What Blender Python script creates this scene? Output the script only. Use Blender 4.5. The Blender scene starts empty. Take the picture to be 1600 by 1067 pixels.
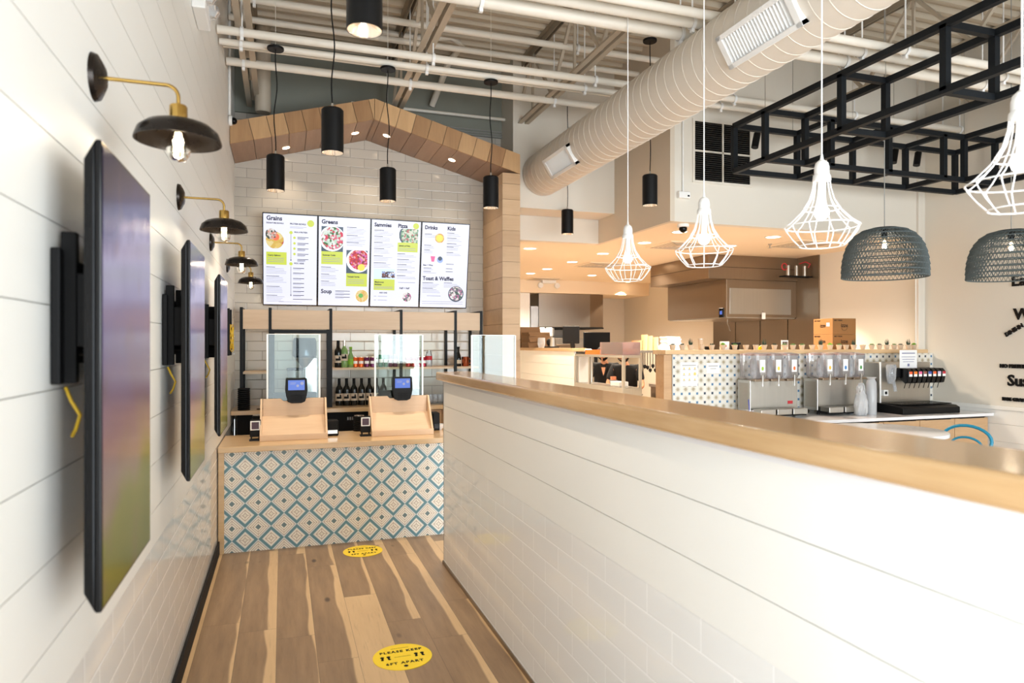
import bpy, math, random
from mathutils import Vector, Matrix
random.seed(7)
PI = math.pi
R = math.radians
sc = bpy.context.scene
C = sc.collection
# ------------------------------------------------------------ camera, world, light, exposure
CAM_H, YAW, FPX = 1.6, R(18.6), 1067.0
cd = bpy.data.cameras.new('camera')
cd.sensor_width = 36.0
cd.lens = 36.0 * FPX / 1600.0
cd.shift_y = (538 - 533.5) / 1600.0
cd.clip_start = 0.05
cd.clip_end = 100
cd.dof.use_dof = True
cd.dof.focus_distance = 6.2
cd.dof.aperture_fstop = 3.2
cam = bpy.data.objects.new('camera', cd)
C.objects.link(cam)
cam.location = (0, 0, CAM_H)
cam.rotation_euler = (PI / 2, 0, -YAW)
sc.camera = cam
sc.view_settings.view_transform = 'Standard'
sc.view_settings.look = 'None'
sc.view_settings.exposure = EXPO = 1.0
sc.view_settings.gamma = 1.0
sc.view_settings.use_curve_mapping = False
w = bpy.data.worlds.new('sky'); sc.world = w
w.use_nodes = True
bgn = w.node_tree.nodes['Background']
bgn.inputs[0].default_value = (0.80, 0.90, 1.0, 1)
bgn.inputs[1].default_value = 1.6
FRONT_Y = -1.6

def area(name, loc, rot, sx, sy, power, col):
    l = bpy.data.lights.new(name, 'AREA'); l.shape = 'RECTANGLE'; l.size = sx; l.size_y = sy
    l.energy = power; l.color = col
    o = bpy.data.objects.new(name, l); C.objects.link(o); o.location = loc; o.rotation_euler = rot
    return o
# daylight outside the shop-front windows behind the camera
WIN = [(0.28, 1.15, .08, 2.75, 16), (1.85, 1.7, .08, 2.75, 100), (4.0, 1.9, .5, 2.75, 72), (6.05, 1.5, .5, 2.75, 50)]     # first opening added to brighten queue and counter, then glazed door, two windows
for wx, ww, wz0, wz1, wp in WIN:
    area('daylight', (wx, FRONT_Y - 0.12, (wz0 + wz1) / 2), (PI / 2, 0, 0), ww, wz1 - wz0, wp, (0.90, 0.96, 1.0))

area('daylight', (-0.58, -0.85, 1.42), (0, -PI / 2, 0), 2.6, 1.3, 50, (0.90, 0.96, 1.0))
def spot(name, loc, power, col, size=R(110), blend=0.6, rad=0.04, rot=(0, 0, 0)):
    l = bpy.data.lights.new(name, 'SPOT'); l.energy = power; l.color = col
    l.spot_size = size; l.spot_blend = blend; l.shadow_soft_size = rad
    o = bpy.data.objects.new(name, l); C.objects.link(o); o.location = loc; o.rotation_euler = rot
    return o

def point(name, loc, power, col, rad=0.03):
    l = bpy.data.lights.new(name, 'POINT'); l.energy = power; l.color = col; l.shadow_soft_size = rad
    o = bpy.data.objects.new(name, l); C.objects.link(o); o.location = loc
    return o
WARM = (1.0, 0.84, 0.67)
WARM2 = (1.0, 0.82, 0.62)

# ------------------------------------------------------------ survey: real position of a sighted point on a known plane
SA, CA = math.sin(YAW), math.cos(YAW)
def ray(px, py):
    u = (px - 800) / FPX; v = (538 - py) / FPX
    return SA + u * CA, CA - u * SA, v
def atY(px, py, Y):
    x, y, z = ray(px, py); t = Y / y
    return Vector((x * t, Y, CAM_H + z * t))
def atX(px, py, X):
    x, y, z = ray(px, py); t = X / x
    return Vector((X, y * t, CAM_H + z * t))
def atZ(px, py, Z):
    x, y, z = ray(px, py); t = (Z - CAM_H) / z
    return Vector((x * t, y * t, Z))

# ------------------------------------------------------------ materials
def lin(c):
    return tuple(((v / 255) / 12.92 if v / 255 <= 0.04045 else ((v / 255 + 0.055) / 1.055) ** 2.4) for v in c[:3]) + (1.0,)
def newmat(name):
    m = bpy.data.materials.new(name); m.use_nodes = True
    nt = m.node_tree
    return m, nt, nt.nodes['Principled BSDF']
def plain(name, rgb, rough=0.5, metal=0.0, emit=None, es=0.0, coat=0.0, trans=0.0, ior=1.45, noise=0.0, nscale=40):
    m, nt, b = newmat(name)
    c = lin(rgb)
    b.inputs['Base Color'].default_value = c
    b.inputs['Roughness'].default_value = rough
    b.inputs['Metallic'].default_value = metal
    b.inputs['Coat Weight'].default_value = coat
    b.inputs['Coat Roughness'].default_value = 0.08
    b.inputs['IOR'].default_value = ior
    b.inputs['Transmission Weight'].default_value = trans
    if emit:
        b.inputs['Emission Color'].default_value = lin(emit)
        b.inputs['Emission Strength'].default_value = es
    # procedural break-up of the finish
    n = nt.nodes.new('ShaderNodeTexNoise'); n.inputs['Scale'].default_value = nscale
    tc = nt.nodes.new('ShaderNodeTexCoord'); nt.links.new(tc.outputs['Object'], n.inputs['Vector'])
    mr = nt.nodes.new('ShaderNodeMapRange')
    mr.inputs['To Min'].default_value = max(0.0, rough - 0.04); mr.inputs['To Max'].default_value = min(1, rough + 0.04)
    nt.links.new(n.outputs['Fac'], mr.inputs['Value']); nt.links.new(mr.outputs['Result'], b.inputs['Roughness'])
    if noise > 0:
        mx = nt.nodes.new('ShaderNodeMix'); mx.data_type = 'RGBA'
        mx.inputs[6].default_value = tuple(v * (1 - noise) for v in c[:3]) + (1,)
        mx.inputs[7].default_value = tuple(min(1, v * (1 + noise)) for v in c[:3]) + (1,)
        nt.links.new(n.outputs['Fac'], mx.inputs[0]); nt.links.new(mx.outputs[2], b.inputs['Base Color'])
    return m

class N:
    """arithmetic on shader sockets"""
    def __init__(s, nt, sock): s.nt = nt; s.s = sock
    def op(s, o, b=None, c=None):
        n = s.nt.nodes.new('ShaderNodeMath'); n.operation = o
        for i, v in enumerate((s, b, c)):
            if v is None: continue
            if isinstance(v, N): s.nt.links.new(v.s, n.inputs[i])
            else: n.inputs[i].default_value = v
        return N(s.nt, n.outputs[0])
    def __add__(s, o): return s.op('ADD', o)
    def __sub__(s, o): return s.op('SUBTRACT', o)
    def __mul__(s, o): return s.op('MULTIPLY', o)
    def __truediv__(s, o): return s.op('DIVIDE', o)
    def floor(s): return s.op('FLOOR')
    def fract(s): return s.op('FRACT')
    def abs(s): return s.op('ABSOLUTE')
    def gt(s, o): return s.op('GREATER_THAN', o)
    def lt(s, o): return s.op('LESS_THAN', o)
    def maxi(s, o): return s.op('MAXIMUM', o)
    def mini(s, o): return s.op('MINIMUM', o)
    def pingpong(s, o): return s.op('PINGPONG', o)
def coords(nt):
    tc = nt.nodes.new('ShaderNodeTexCoord'); sp = nt.nodes.new('ShaderNodeSeparateXYZ')
    nt.links.new(tc.outputs['Object'], sp.inputs[0])
    return N(nt, sp.outputs[0]), N(nt, sp.outputs[1]), N(nt, sp.outputs[2])
def comb(nt, a, b, c):
    n = nt.nodes.new('ShaderNodeCombineXYZ')
    for i, v in enumerate((a, b, c)):
        if isinstance(v, N): nt.links.new(v.s, n.inputs[i])
        else: n.inputs[i].default_value = v
    return n.outputs[0]
def wnoise(nt, vec):
    n = nt.nodes.new('ShaderNodeTexWhiteNoise'); n.noise_dimensions = '3D'; nt.links.new(vec, n.inputs['Vector'])
    return N(nt, n.outputs['Value'])
def tnoise(nt, vec, scale=1, detail=4, rough=0.55):
    n = nt.nodes.new('ShaderNodeTexNoise'); n.inputs['Scale'].default_value = scale; n.inputs['Detail'].default_value = detail
    n.inputs['Roughness'].default_value = rough
    nt.links.new(vec, n.inputs['Vector'])
    return N(nt, n.outputs['Fac'])
def mixc(nt, fac, a, b):
    n = nt.nodes.new('ShaderNodeMix'); n.data_type = 'RGBA'
    nt.links.new(fac.s, n.inputs[0]) if isinstance(fac, N) else setattr(n.inputs[0], 'default_value', fac)
    for i, v in ((6, a), (7, b)):
        if isinstance(v, tuple): n.inputs[i].default_value = lin(v)
        else: nt.links.new(v, n.inputs[i])
    return n.outputs[2]
def bump(nt, b, height, dist=0.002, strength=0.4):
    n = nt.nodes.new('ShaderNodeBump'); n.inputs['Distance'].default_value = dist; n.inputs['Strength'].default_value = strength
    nt.links.new(height.s, n.inputs['Height']); nt.links.new(n.outputs[0], b.inputs['Normal'])

def wood(name, c1, c2, axis='x', rough=0.35, coat=0.0, fine=1.0, tone=0.0):
    m, nt, b = newmat(name)
    x, y, z = coords(nt)
    s = {'x': (1.2, 14, 14), 'y': (14, 1.2, 14), 'z': (14, 14, 1.2)}[axis]
    att = nt.nodes.new('ShaderNodeAttribute'); att.attribute_name = 'tone'
    t = N(nt, att.outputs['Fac'])
    vec = comb(nt, x * (s[0] * fine) + t * 31.0, y * (s[1] * fine) + t * 17.0, z * (s[2] * fine))
    g = tnoise(nt, vec, 1, 6, 0.6)
    g2 = tnoise(nt, vec, 5, 3, 0.6)
    f = (g - 0.3) * 1.9 * 0.75 + (g2 - 0.35) * 0.5
    if tone: f = f * (1 - tone) + t * tone
    col = mixc(nt, f.maxi(0.0).mini(1.0), c1, c2)
    nt.links.new(col, b.inputs['Base Color'])
    b.inputs['Roughness'].default_value = rough
    b.inputs['Coat Weight'].default_value = coat; b.inputs['Coat Roughness'].default_value = 0.12
    return m

def floor_mat():
    m, nt, b = newmat('plank floor')
    x, y, z = coords(nt)
    W, L = 0.2, 1.55
    k = ((x + 50.03) / W).floor()
    r1 = wnoise(nt, comb(nt, k, 3.0, 1.0))
    yy = (y + 60.0 + r1 * L) / L
    j = yy.floor()
    idn = wnoise(nt, comb(nt, k, j, 7.0)); id2 = wnoise(nt, comb(nt, k, j, 11.0))
    fx = ((x + 50.03) / W).fract(); fy = yy.fract()
    g = tnoise(nt, comb(nt, x * 16.0 + idn * 40.0, y * 1.6 + id2 * 30.0, 0.0), 1, 6, 0.65)
    g2 = tnoise(nt, comb(nt, x * 70.0 + idn * 40.0, y * 5.0, 0.0), 1, 3, 0.6)
    wav = tnoise(nt, comb(nt, x * 1.0 + idn * 9.0, y * 1.1 + id2 * 50.0, 0.0), 1, 2, 0.5)
    heart = mixc(nt, (g * 1.3 - 0.15).maxi(0.0).mini(1.0), (112, 88, 66), (170, 140, 106))
    blond = mixc(nt, g, (192, 160, 118), (222, 192, 150))
    # sapwood streak on one side of each plank
    edge = fx + (wav - 0.5) * 0.5 - (id2 * 0.42)
    sap = ((edge - 0.58) * 20.0).maxi(0.0).mini(1.0)
    allb = idn.gt(0.84)
    sapf = sap.maxi(allb)
    col = mixc(nt, sapf, heart, blond)
    col = mixc(nt, (g2 - 0.55).maxi(0.0) * 1.2, col, (92, 66, 42))
    v = nt.nodes.new('ShaderNodeTexVoronoi'); v.inputs['Scale'].default_value = 1.0
    nt.links.new(comb(nt, x * 5.0, y * 2.1, 0.0), v.inputs['Vector'])
    vd = N(nt, v.outputs['Distance'])
    vr = wnoise(nt, v.outputs['Color'])
    kn = (((vd * -1.0) + 0.11) * 16.0).maxi(0.0).mini(1.0) * vr.gt(0.45)
    col = mixc(nt, kn * 0.85, col, (58, 40, 28))
    gap = fx.lt(0.012).maxi(fy.lt(0.002))
    col = mixc(nt, gap * 0.6, col, (70, 50, 34))
    nt.links.new(col, b.inputs['Base Color'])
    b.inputs['Roughness'].default_value = 0.34
    return m

def brick_mat(name, ax, bw, bh, tile, grout, rough=0.12, mortar=0.004, off=0.5, uneven=0.0, z0=0.0, a0=0.0, vary=0.8):
    """running-bond tile on a wall; ax = the horizontal axis of the wall"""
    m, nt, b = newmat(name)
    x, y, z = coords(nt)
    h = (x if ax == 'x' else y) + (50.0 + a0)
    zz = (z + (10 * bh - z0)) / bh
    row = zz.floor()
    par = (row * 0.5).fract() * 2.0
    hh = h / bw + par * off
    col_i = hh.floor()
    fx = hh.fract() * bw; fz = zz.fract() * bh
    g = fx.lt(mortar).maxi(fz.lt(mortar))
    rnd = wnoise(nt, comb(nt, row, col_i, 2.0))
    tl = mixc(nt, rnd * vary, tile, tuple(int(v * 0.955) for v in tile))
    nt.links.new(mixc(nt, g, tl, grout), b.inputs['Base Color'])
    rr = g * 0.6 + rough
    nt.links.new(rr.s, b.inputs['Roughness'])
    d1 = ((fx - mortar).mini((fx * -1.0) + bw)).mini((fz - mortar).mini((fz * -1.0) + bh))
    hgt = (d1 / 0.006).maxi(0.0).mini(1.0)
    if uneven:
        wv = tnoise(nt, comb(nt, h * 6.0 + rnd * 20.0, rnd * 9.0, z * 8.0), 1, 1)
        tiltx = (rnd - 0.5) * (fx / bw) * uneven + (wnoise(nt, comb(nt, row, col_i, 5.0)) - 0.5) * (fz / bh) * uneven
        hgt = hgt + wv * uneven * 0.6 + tiltx
    bump(nt, b, hgt, 0.002 if uneven else 0.0006, 0.5)
    return m

def diamond_mat():
    m, nt, b = newmat('diamond encaustic tile')
    x, y, z = coords(nt)
    P = 0.19
    def s_of(ox, oz):
        dx = (((x + ox) / P).fract() - 0.5).abs() * 0.2
        dz = (((z + oz) / P).fract() - 0.5).abs() * 0.2
        return dx, dz, dx + dz
    dx, dz, s = s_of(19.366, 8.936)
    ex, ez, t = s_of(19.461, 9.031)
    def ring(v, r, wd): return (v - r).abs().lt(wd)
    cream, white, blue, brown = (244, 238, 224), (220, 224, 222), (104, 146, 156), (132, 92, 78)
    inA = s.lt(0.1)
    a = mixc(nt, s.gt(0.070), cream, blue)
    a = mixc(nt, (s.gt(0.062) * s.lt(0.070)), a, white)
    a = mixc(nt, ring(s, 0.045, 0.0018).maxi(ring(s, 0.018, 0.0018)), a, brown)
    a = mixc(nt, (dx.mini(dz)).lt(0.0009) * s.lt(0.042), a, brown)
    a = mixc(nt, s.lt(0.0155), a, (238, 232, 216))
    a = mixc(nt, ring(s, 0.096, 0.004), a, (110, 150, 160))
    bb = mixc(nt, t.gt(0.086), cream, white)
    bb = mixc(nt, ring(t, 0.083, 0.0017).maxi(ring(t, 0.062, 0.0017)).maxi(ring(t, 0.042, 0.0017)), bb, brown)
    bb = mixc(nt, (ex.mini(ez)).lt(0.0008) * t.lt(0.08), bb, (176, 150, 130))
    bb = mixc(nt, t.lt(0.023), bb, (112, 132, 134))
    col = mixc(nt, inA, bb, a)
    # square tile joints
    gx = ((x + 20.07) / P).fract(); gz = ((z + 10.06) / P).fract()
    nt.links.new(col, b.inputs['Base Color'])
    b.inputs['Roughness'].default_value = 0.38
    return m

def dot_mat():
    m, nt, b = newmat('dotted cement tile')
    x, y, z = coords(nt)
    P = 0.088
    ux = ((x + 20.0) / P); uz = ((z + 10.0 - 1.478) / P)
    dx = (ux.fract() - 0.5).abs(); dz = (uz.fract() - 0.5).abs()
    dot = (dx.lt(0.135)) * (dz.lt(0.135))
    rnd = wnoise(nt, comb(nt, ux.floor(), uz.floor(), 2.0))
    ex = ((ux + 0.5).fract() - 0.5).abs(); ez = ((uz + 0.5).fract() - 0.5).abs()
    star = (ex + ez).lt(0.2)
    ringr = (ex + ez - 0.30).abs().lt(0.028)
    diag = (ex - ez).abs().lt(0.03) * (ex + ez).lt(0.62) * (ex + ez).gt(0.2)
    col = mixc(nt, ringr, (222, 220, 212), (180, 168, 140))
    col = mixc(nt, diag, col, (200, 190, 168))
    col = mixc(nt, star, col, (150, 138, 108))
    col = mixc(nt, (ex.maxi(ez)).lt(0.035), col, (236, 228, 205))
    dcol = mixc(nt, rnd.gt(0.4), (44, 60, 78), (78, 122, 158))
    col = mixc(nt, dot, col, dcol)
    nt.links.new(col, b.inputs['Base Color'])
    b.inputs['Roughness'].default_value = 0.3
    return m

def steel_mat(name, rgb, rough=0.28, axis='z'):
    m, nt, b = newmat(name)
    x, y, z = coords(nt)
    s = {'x': (1, 60, 60), 'z': (60, 60, 1), 'y': (60, 1, 60)}[axis]
    g = tnoise(nt, comb(nt, x * s[0], y * s[1], z * s[2]), 1, 3)
    cl = tnoise(nt, comb(nt, x * 1.5, y * 1.5, z * 1.5), 1, 2)
    c = lin(rgb)
    nt.links.new(mixc(nt, (g * 0.5 + cl * 0.5), tuple(int(v * 0.94) for v in rgb), tuple(min(255, int(v * 1.05)) for v in rgb)), b.inputs['Base Color'])
    b.inputs['Metallic'].default_value = 1.0
    rr = g * 0.10 + (rough - 0.05)
    nt.links.new(rr.s, b.inputs['Roughness'])
    return m

def clear_mat(name, tint=(235, 245, 242), haze=0.0, refl=1.0):
    """thin clear acrylic or glass: passes light straight, reflects by angle"""
    m = bpy.data.materials.new(name); m.use_nodes = True; nt = m.node_tree; nt.nodes.clear()
    out = nt.nodes.new('ShaderNodeOutputMaterial')
    tr = nt.nodes.new('ShaderNodeBsdfTransparent'); tr.inputs[0].default_value = lin(tint)
    gl = nt.nodes.new('ShaderNodeBsdfGlossy'); gl.inputs['Roughness'].default_value = 0.02
    fr = nt.nodes.new('ShaderNodeFresnel'); fr.inputs[0].default_value = 1.5
    m1 = nt.nodes.new('ShaderNodeMixShader')
    f = N(nt, fr.outputs[0]) * refl
    nt.links.new(f.s, m1.inputs[0]); nt.links.new(tr.outputs[0], m1.inputs[1]); nt.links.new(gl.outputs[0], m1.inputs[2])
    last = m1.outputs[0]
    if haze:
        df = nt.nodes.new('ShaderNodeBsdfDiffuse'); df.inputs[0].default_value = (0.9, 0.92, 0.95, 1)
        m2 = nt.nodes.new('ShaderNodeMixShader'); m2.inputs[0].default_value = haze
        nt.links.new(last, m2.inputs[1]); nt.links.new(df.outputs[0], m2.inputs[2]); last = m2.outputs[0]
    nt.links.new(last, out.inputs[0])
    return m

def emis(name, rgb, s):
    return plain(name, (20, 20, 20), 0.3, emit=rgb, es=s)

def food_mat(name, cols, scale=30, s=1.0):
    """a printed or displayed picture of food: cells of colour"""
    m, nt, b = newmat(name)
    tc = nt.nodes.new('ShaderNodeTexCoord')
    v = nt.nodes.new('ShaderNodeTexVoronoi'); v.inputs['Scale'].default_value = scale
    nt.links.new(tc.outputs['Object'], v.inputs['Vector'])
    sp = nt.nodes.new('ShaderNodeSeparateColor'); nt.links.new(v.outputs['Color'], sp.inputs[0])
    r = nt.nodes.new('ShaderNodeValToRGB'); r.color_ramp.interpolation = 'CONSTANT'
    els = r.color_ramp.elements
    while len(els) < len(cols): els.new(0.5)
    for i, c in enumerate(cols):
        els[i].position = i / len(cols); els[i].color = lin(c)
    nt.links.new(sp.outputs[0], r.inputs[0])
    nt.links.new(r.outputs[0], b.inputs['Emission Color'])
    b.inputs['Base Color'].default_value = (0.02, 0.02, 0.02, 1)
    b.inputs['Emission Strength'].default_value = s / 2 ** EXPO * 1.05
    return m

def tv_mat():
    m, nt, b = newmat('tv picture')
    x, y, z = coords(nt)
    n1 = tnoise(nt, comb(nt, x * 1.0, y * 7.0, z * 4.0), 1, 3)
    t = (z + 0.485) / 0.97 + (n1 - 0.5) * 0.16 - y * 0.25
    r = nt.nodes.new('ShaderNodeValToRGB'); els = r.color_ramp.elements
    stops = [(0.0, (84, 86, 18)), (0.20, (112, 108, 40)), (0.27, (134, 110, 92)), (0.40, (128, 98, 104)), (0.55, (126, 104, 128)),
             (0.68, (110, 100, 140)), (0.80, (142, 134, 168)), (0.87, (62, 54, 104)), (1.0, (36, 28, 62))]
    while len(els) < len(stops): els.new(0.5)
    for i, (p, c) in enumerate(stops): els[i].position = p; els[i].color = lin(c)
    nt.links.new(t.s, r.inputs[0])
    v = tnoise(nt, comb(nt, 2.0, y * 6.0 + 3.0, z * 5.0), 1, 2)
    col = mixc(nt, ((v - 0.58) * 8.0).maxi(0.0).mini(1.0) * 0.4, r.outputs[0], (110, 84, 72))
    nt.links.new(col, b.inputs['Emission Color']); b.inputs['Emission Strength'].default_value = 0.42
    b.inputs['Base Color'].default_value = (0.0, 0.0, 0.0, 1); b.inputs['Roughness'].default_value = 0.18; b.inputs['IOR'].default_value = 1.25
    return m

M = {}
SE = 1.0 / 2 ** EXPO          # screens are as bright as the photographed white point
M['shiplap'] = plain('white painted shiplap', (236, 235, 230), 0.42, noise=0.015, nscale=3)
M['paint'] = plain('white wall paint', (222, 216, 204), 0.65, noise=0.02, nscale=2)
M['beige'] = plain('warm beige wall paint', (212, 200, 182), 0.7, noise=0.02, nscale=2)
M['ceilwarm'] = plain('kitchen ceiling paint', (240, 222, 196), 0.75, noise=0.02, nscale=2)
M['grey'] = plain('grey painted block wall', (136, 138, 128), 0.8, noise=0.05, nscale=6)
M['deck'] = plain('painted roof deck', (196, 184, 164), 0.6, noise=0.04, nscale=5)
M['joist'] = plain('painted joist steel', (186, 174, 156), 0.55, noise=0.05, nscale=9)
M['joistdark'] = plain('darker joist paint', (150, 138, 120), 0.6, noise=0.05, nscale=9)  # a darker copy of the joist paint
M['pipe'] = plain('painted pipe', (226, 220, 208), 0.45, noise=0.03, nscale=9)
M['duct'] = plain('painted duct', (214, 206, 194), 0.5, noise=0.02, nscale=4)
M['black'] = plain('black powder coat', (13, 13, 14), 0.45, ior=1.3)
M['frame'] = plain('black painted tube', (22, 26, 30), 0.55, ior=1.3)
M['blackgloss'] = plain('gloss black plastic', (7, 7, 9), 0.16, ior=1.33)
M['blackmatte'] = plain('matt black plastic', (15, 15, 16), 0.6, ior=1.3)
M['bronze'] = plain('dark bronze', (40, 34, 30), 0.28, 0.6)
M['brass'] = plain('satin brass', (206, 170, 96), 0.26, 1.0)
M['whiteplastic'] = plain('white plastic', (236, 236, 234), 0.35)
M['whitewire'] = plain('white coated wire', (244, 244, 244), 0.4)
M['oak'] = wood('light oak counter', (204, 168, 122), (230, 200, 156), 'x', 0.28, 0.5)
M['oaky'] = wood('oak ledge', (182, 144, 100), (216, 182, 136), 'y', 0.22, 0.6)
M['maple'] = wood('pale maple ply', (214, 182, 148), (232, 204, 172), 'x', 0.45)
M['gable'] = wood('gable board', (146, 106, 70), (226, 186, 136), 'z', 0.5, tone=0.65)
M['soffitwood'] = wood('soffit board', (146, 114, 92), (200, 164, 134), 'y', 0.5, tone=0.6)
M['colwood'] = wood('column board', (184, 150, 114), (220, 188, 150), 'x', 0.5, tone=0.5)
M['cab'] = wood('cabinet oak', (186, 148, 108), (212, 176, 134), 'x', 0.45)
M['floor'] = floor_mat()
M['subway'] = brick_mat('white subway tile', 'x', 0.30, 0.1, (198, 191, 180), (128, 122, 114), 0.16, 0.0034, uneven=0.55, z0=0.03)
M['divtile'] = brick_mat('white wainscot tile', 'y', 0.30, 0.1, (234, 234, 232), (246, 246, 245), 0.06, 0.003, z0=0.03, a0=0.1, vary=0.2)
M['diamond'] = diamond_mat()
M['dots'] = dot_mat()
M['steel'] = steel_mat('brushed stainless', (186, 183, 178), 0.3)
M['steeldark'] = steel_mat('hood stainless', (150, 134, 116), 0.34)
M['acrylic'] = clear_mat('clear acrylic')
M['glass'] = clear_mat('clear glass', (240, 244, 240), 0.0)
M['hazeglass'] = clear_mat('cloudy clear plastic', (238, 242, 246), 0.22)
M['pinkacr'] = clear_mat('pink tinted acrylic', (246, 214, 206), 0.12)
M['bag'] = clear_mat('clear plastic sleeve', (244, 243, 240), 0.42)
M['edge'] = plain('polished acrylic edge', (240, 246, 246), 0.25)
M['bulb'] = emis('warm bulb', (255, 214, 165), 9)
M['bulbw'] = emis('white bulb', (255, 244, 236), 9)
M['lampin'] = emis('lit downlight', (255, 226, 190), 7)
M['reflector'] = plain('lamp reflector', (236, 226, 214), 0.2, 0.9)
M['bowl'] = clear_mat('clear juice bowl', (248, 249, 250), 0.10)
M['screenwhite'] = emis('menu screen white', (234, 235, 252), 1.06 * SE)
M['navy'] = plain('menu navy ink', (26, 30, 74), 0.6)
M['ink'] = plain('menu small print', (120, 124, 160), 0.6)
M['inkfaint'] = emis('menu fine print', (176, 178, 210), 0.8 * SE)
M['lime'] = emis('menu lime box', (214, 226, 60), 0.95 * SE)
M['cap_white'] = plain('quartz worktop', (236, 236, 238), 0.15)
M['screenblue'] = emis('terminal screen', (84, 120, 215), 1.0 * SE)
M['paper'] = plain('white paper', (240, 240, 240), 0.7)
M['card'] = plain('kraft cardboard', (146, 102, 56), 0.7, noise=0.05)
M['pizza'] = plain('pizza box card', (92, 66, 38), 0.7, noise=0.1)
M['blue'] = plain('blue painted steel', (36, 136, 168), 0.35)
M['yellow'] = plain('yellow vinyl', (252, 220, 24), 0.35)
M['terracotta'] = plain('pale clay', (196, 176, 152), 0.75, noise=0.06)
M['soil'] = plain('soil', (60, 44, 32), 0.9)
M['green'] = plain('succulent green', (84, 128, 58), 0.5, noise=0.2)
M['dkgreen'] = plain('dark aloe green', (44, 66, 48), 0.5, noise=0.2)
M['limegreen'] = plain('bright green leaves', (120, 170, 44), 0.5, noise=0.2)
M['skin'] = plain('skin', (196, 140, 108), 0.5, noise=0.04)
M['shirt'] = plain('black shirt', (14, 14, 16), 0.85, noise=0.1)
M['trousers'] = plain('dark trousers', (28, 30, 38), 0.85)
M['hair'] = plain('dark hair', (26, 18, 14), 0.6)
M['orange'] = plain('orange tray', (224, 112, 20), 0.4)
M['winebottle'] = plain('dark bottle glass', (14, 16, 14), 0.08)
M['greenbottle'] = plain('green bottle glass', (116, 150, 92), 0.08)
M['label'] = plain('cream bottle label', (206, 190, 170), 0.6)
M['copper'] = plain('copper', (186, 108, 80), 0.25, 1.0)
M['red'] = plain('red print', (186, 36, 46), 0.45)
M['mesh'] = plain('dark woven cord', (88, 97, 98), 0.7, noise=0.15)
M['tv'] = tv_mat()
M['rubber'] = plain('yellow cable', (222, 182, 50), 0.5)
M['greycable'] = plain('grey cable', (150, 150, 146), 0.6)
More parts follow.
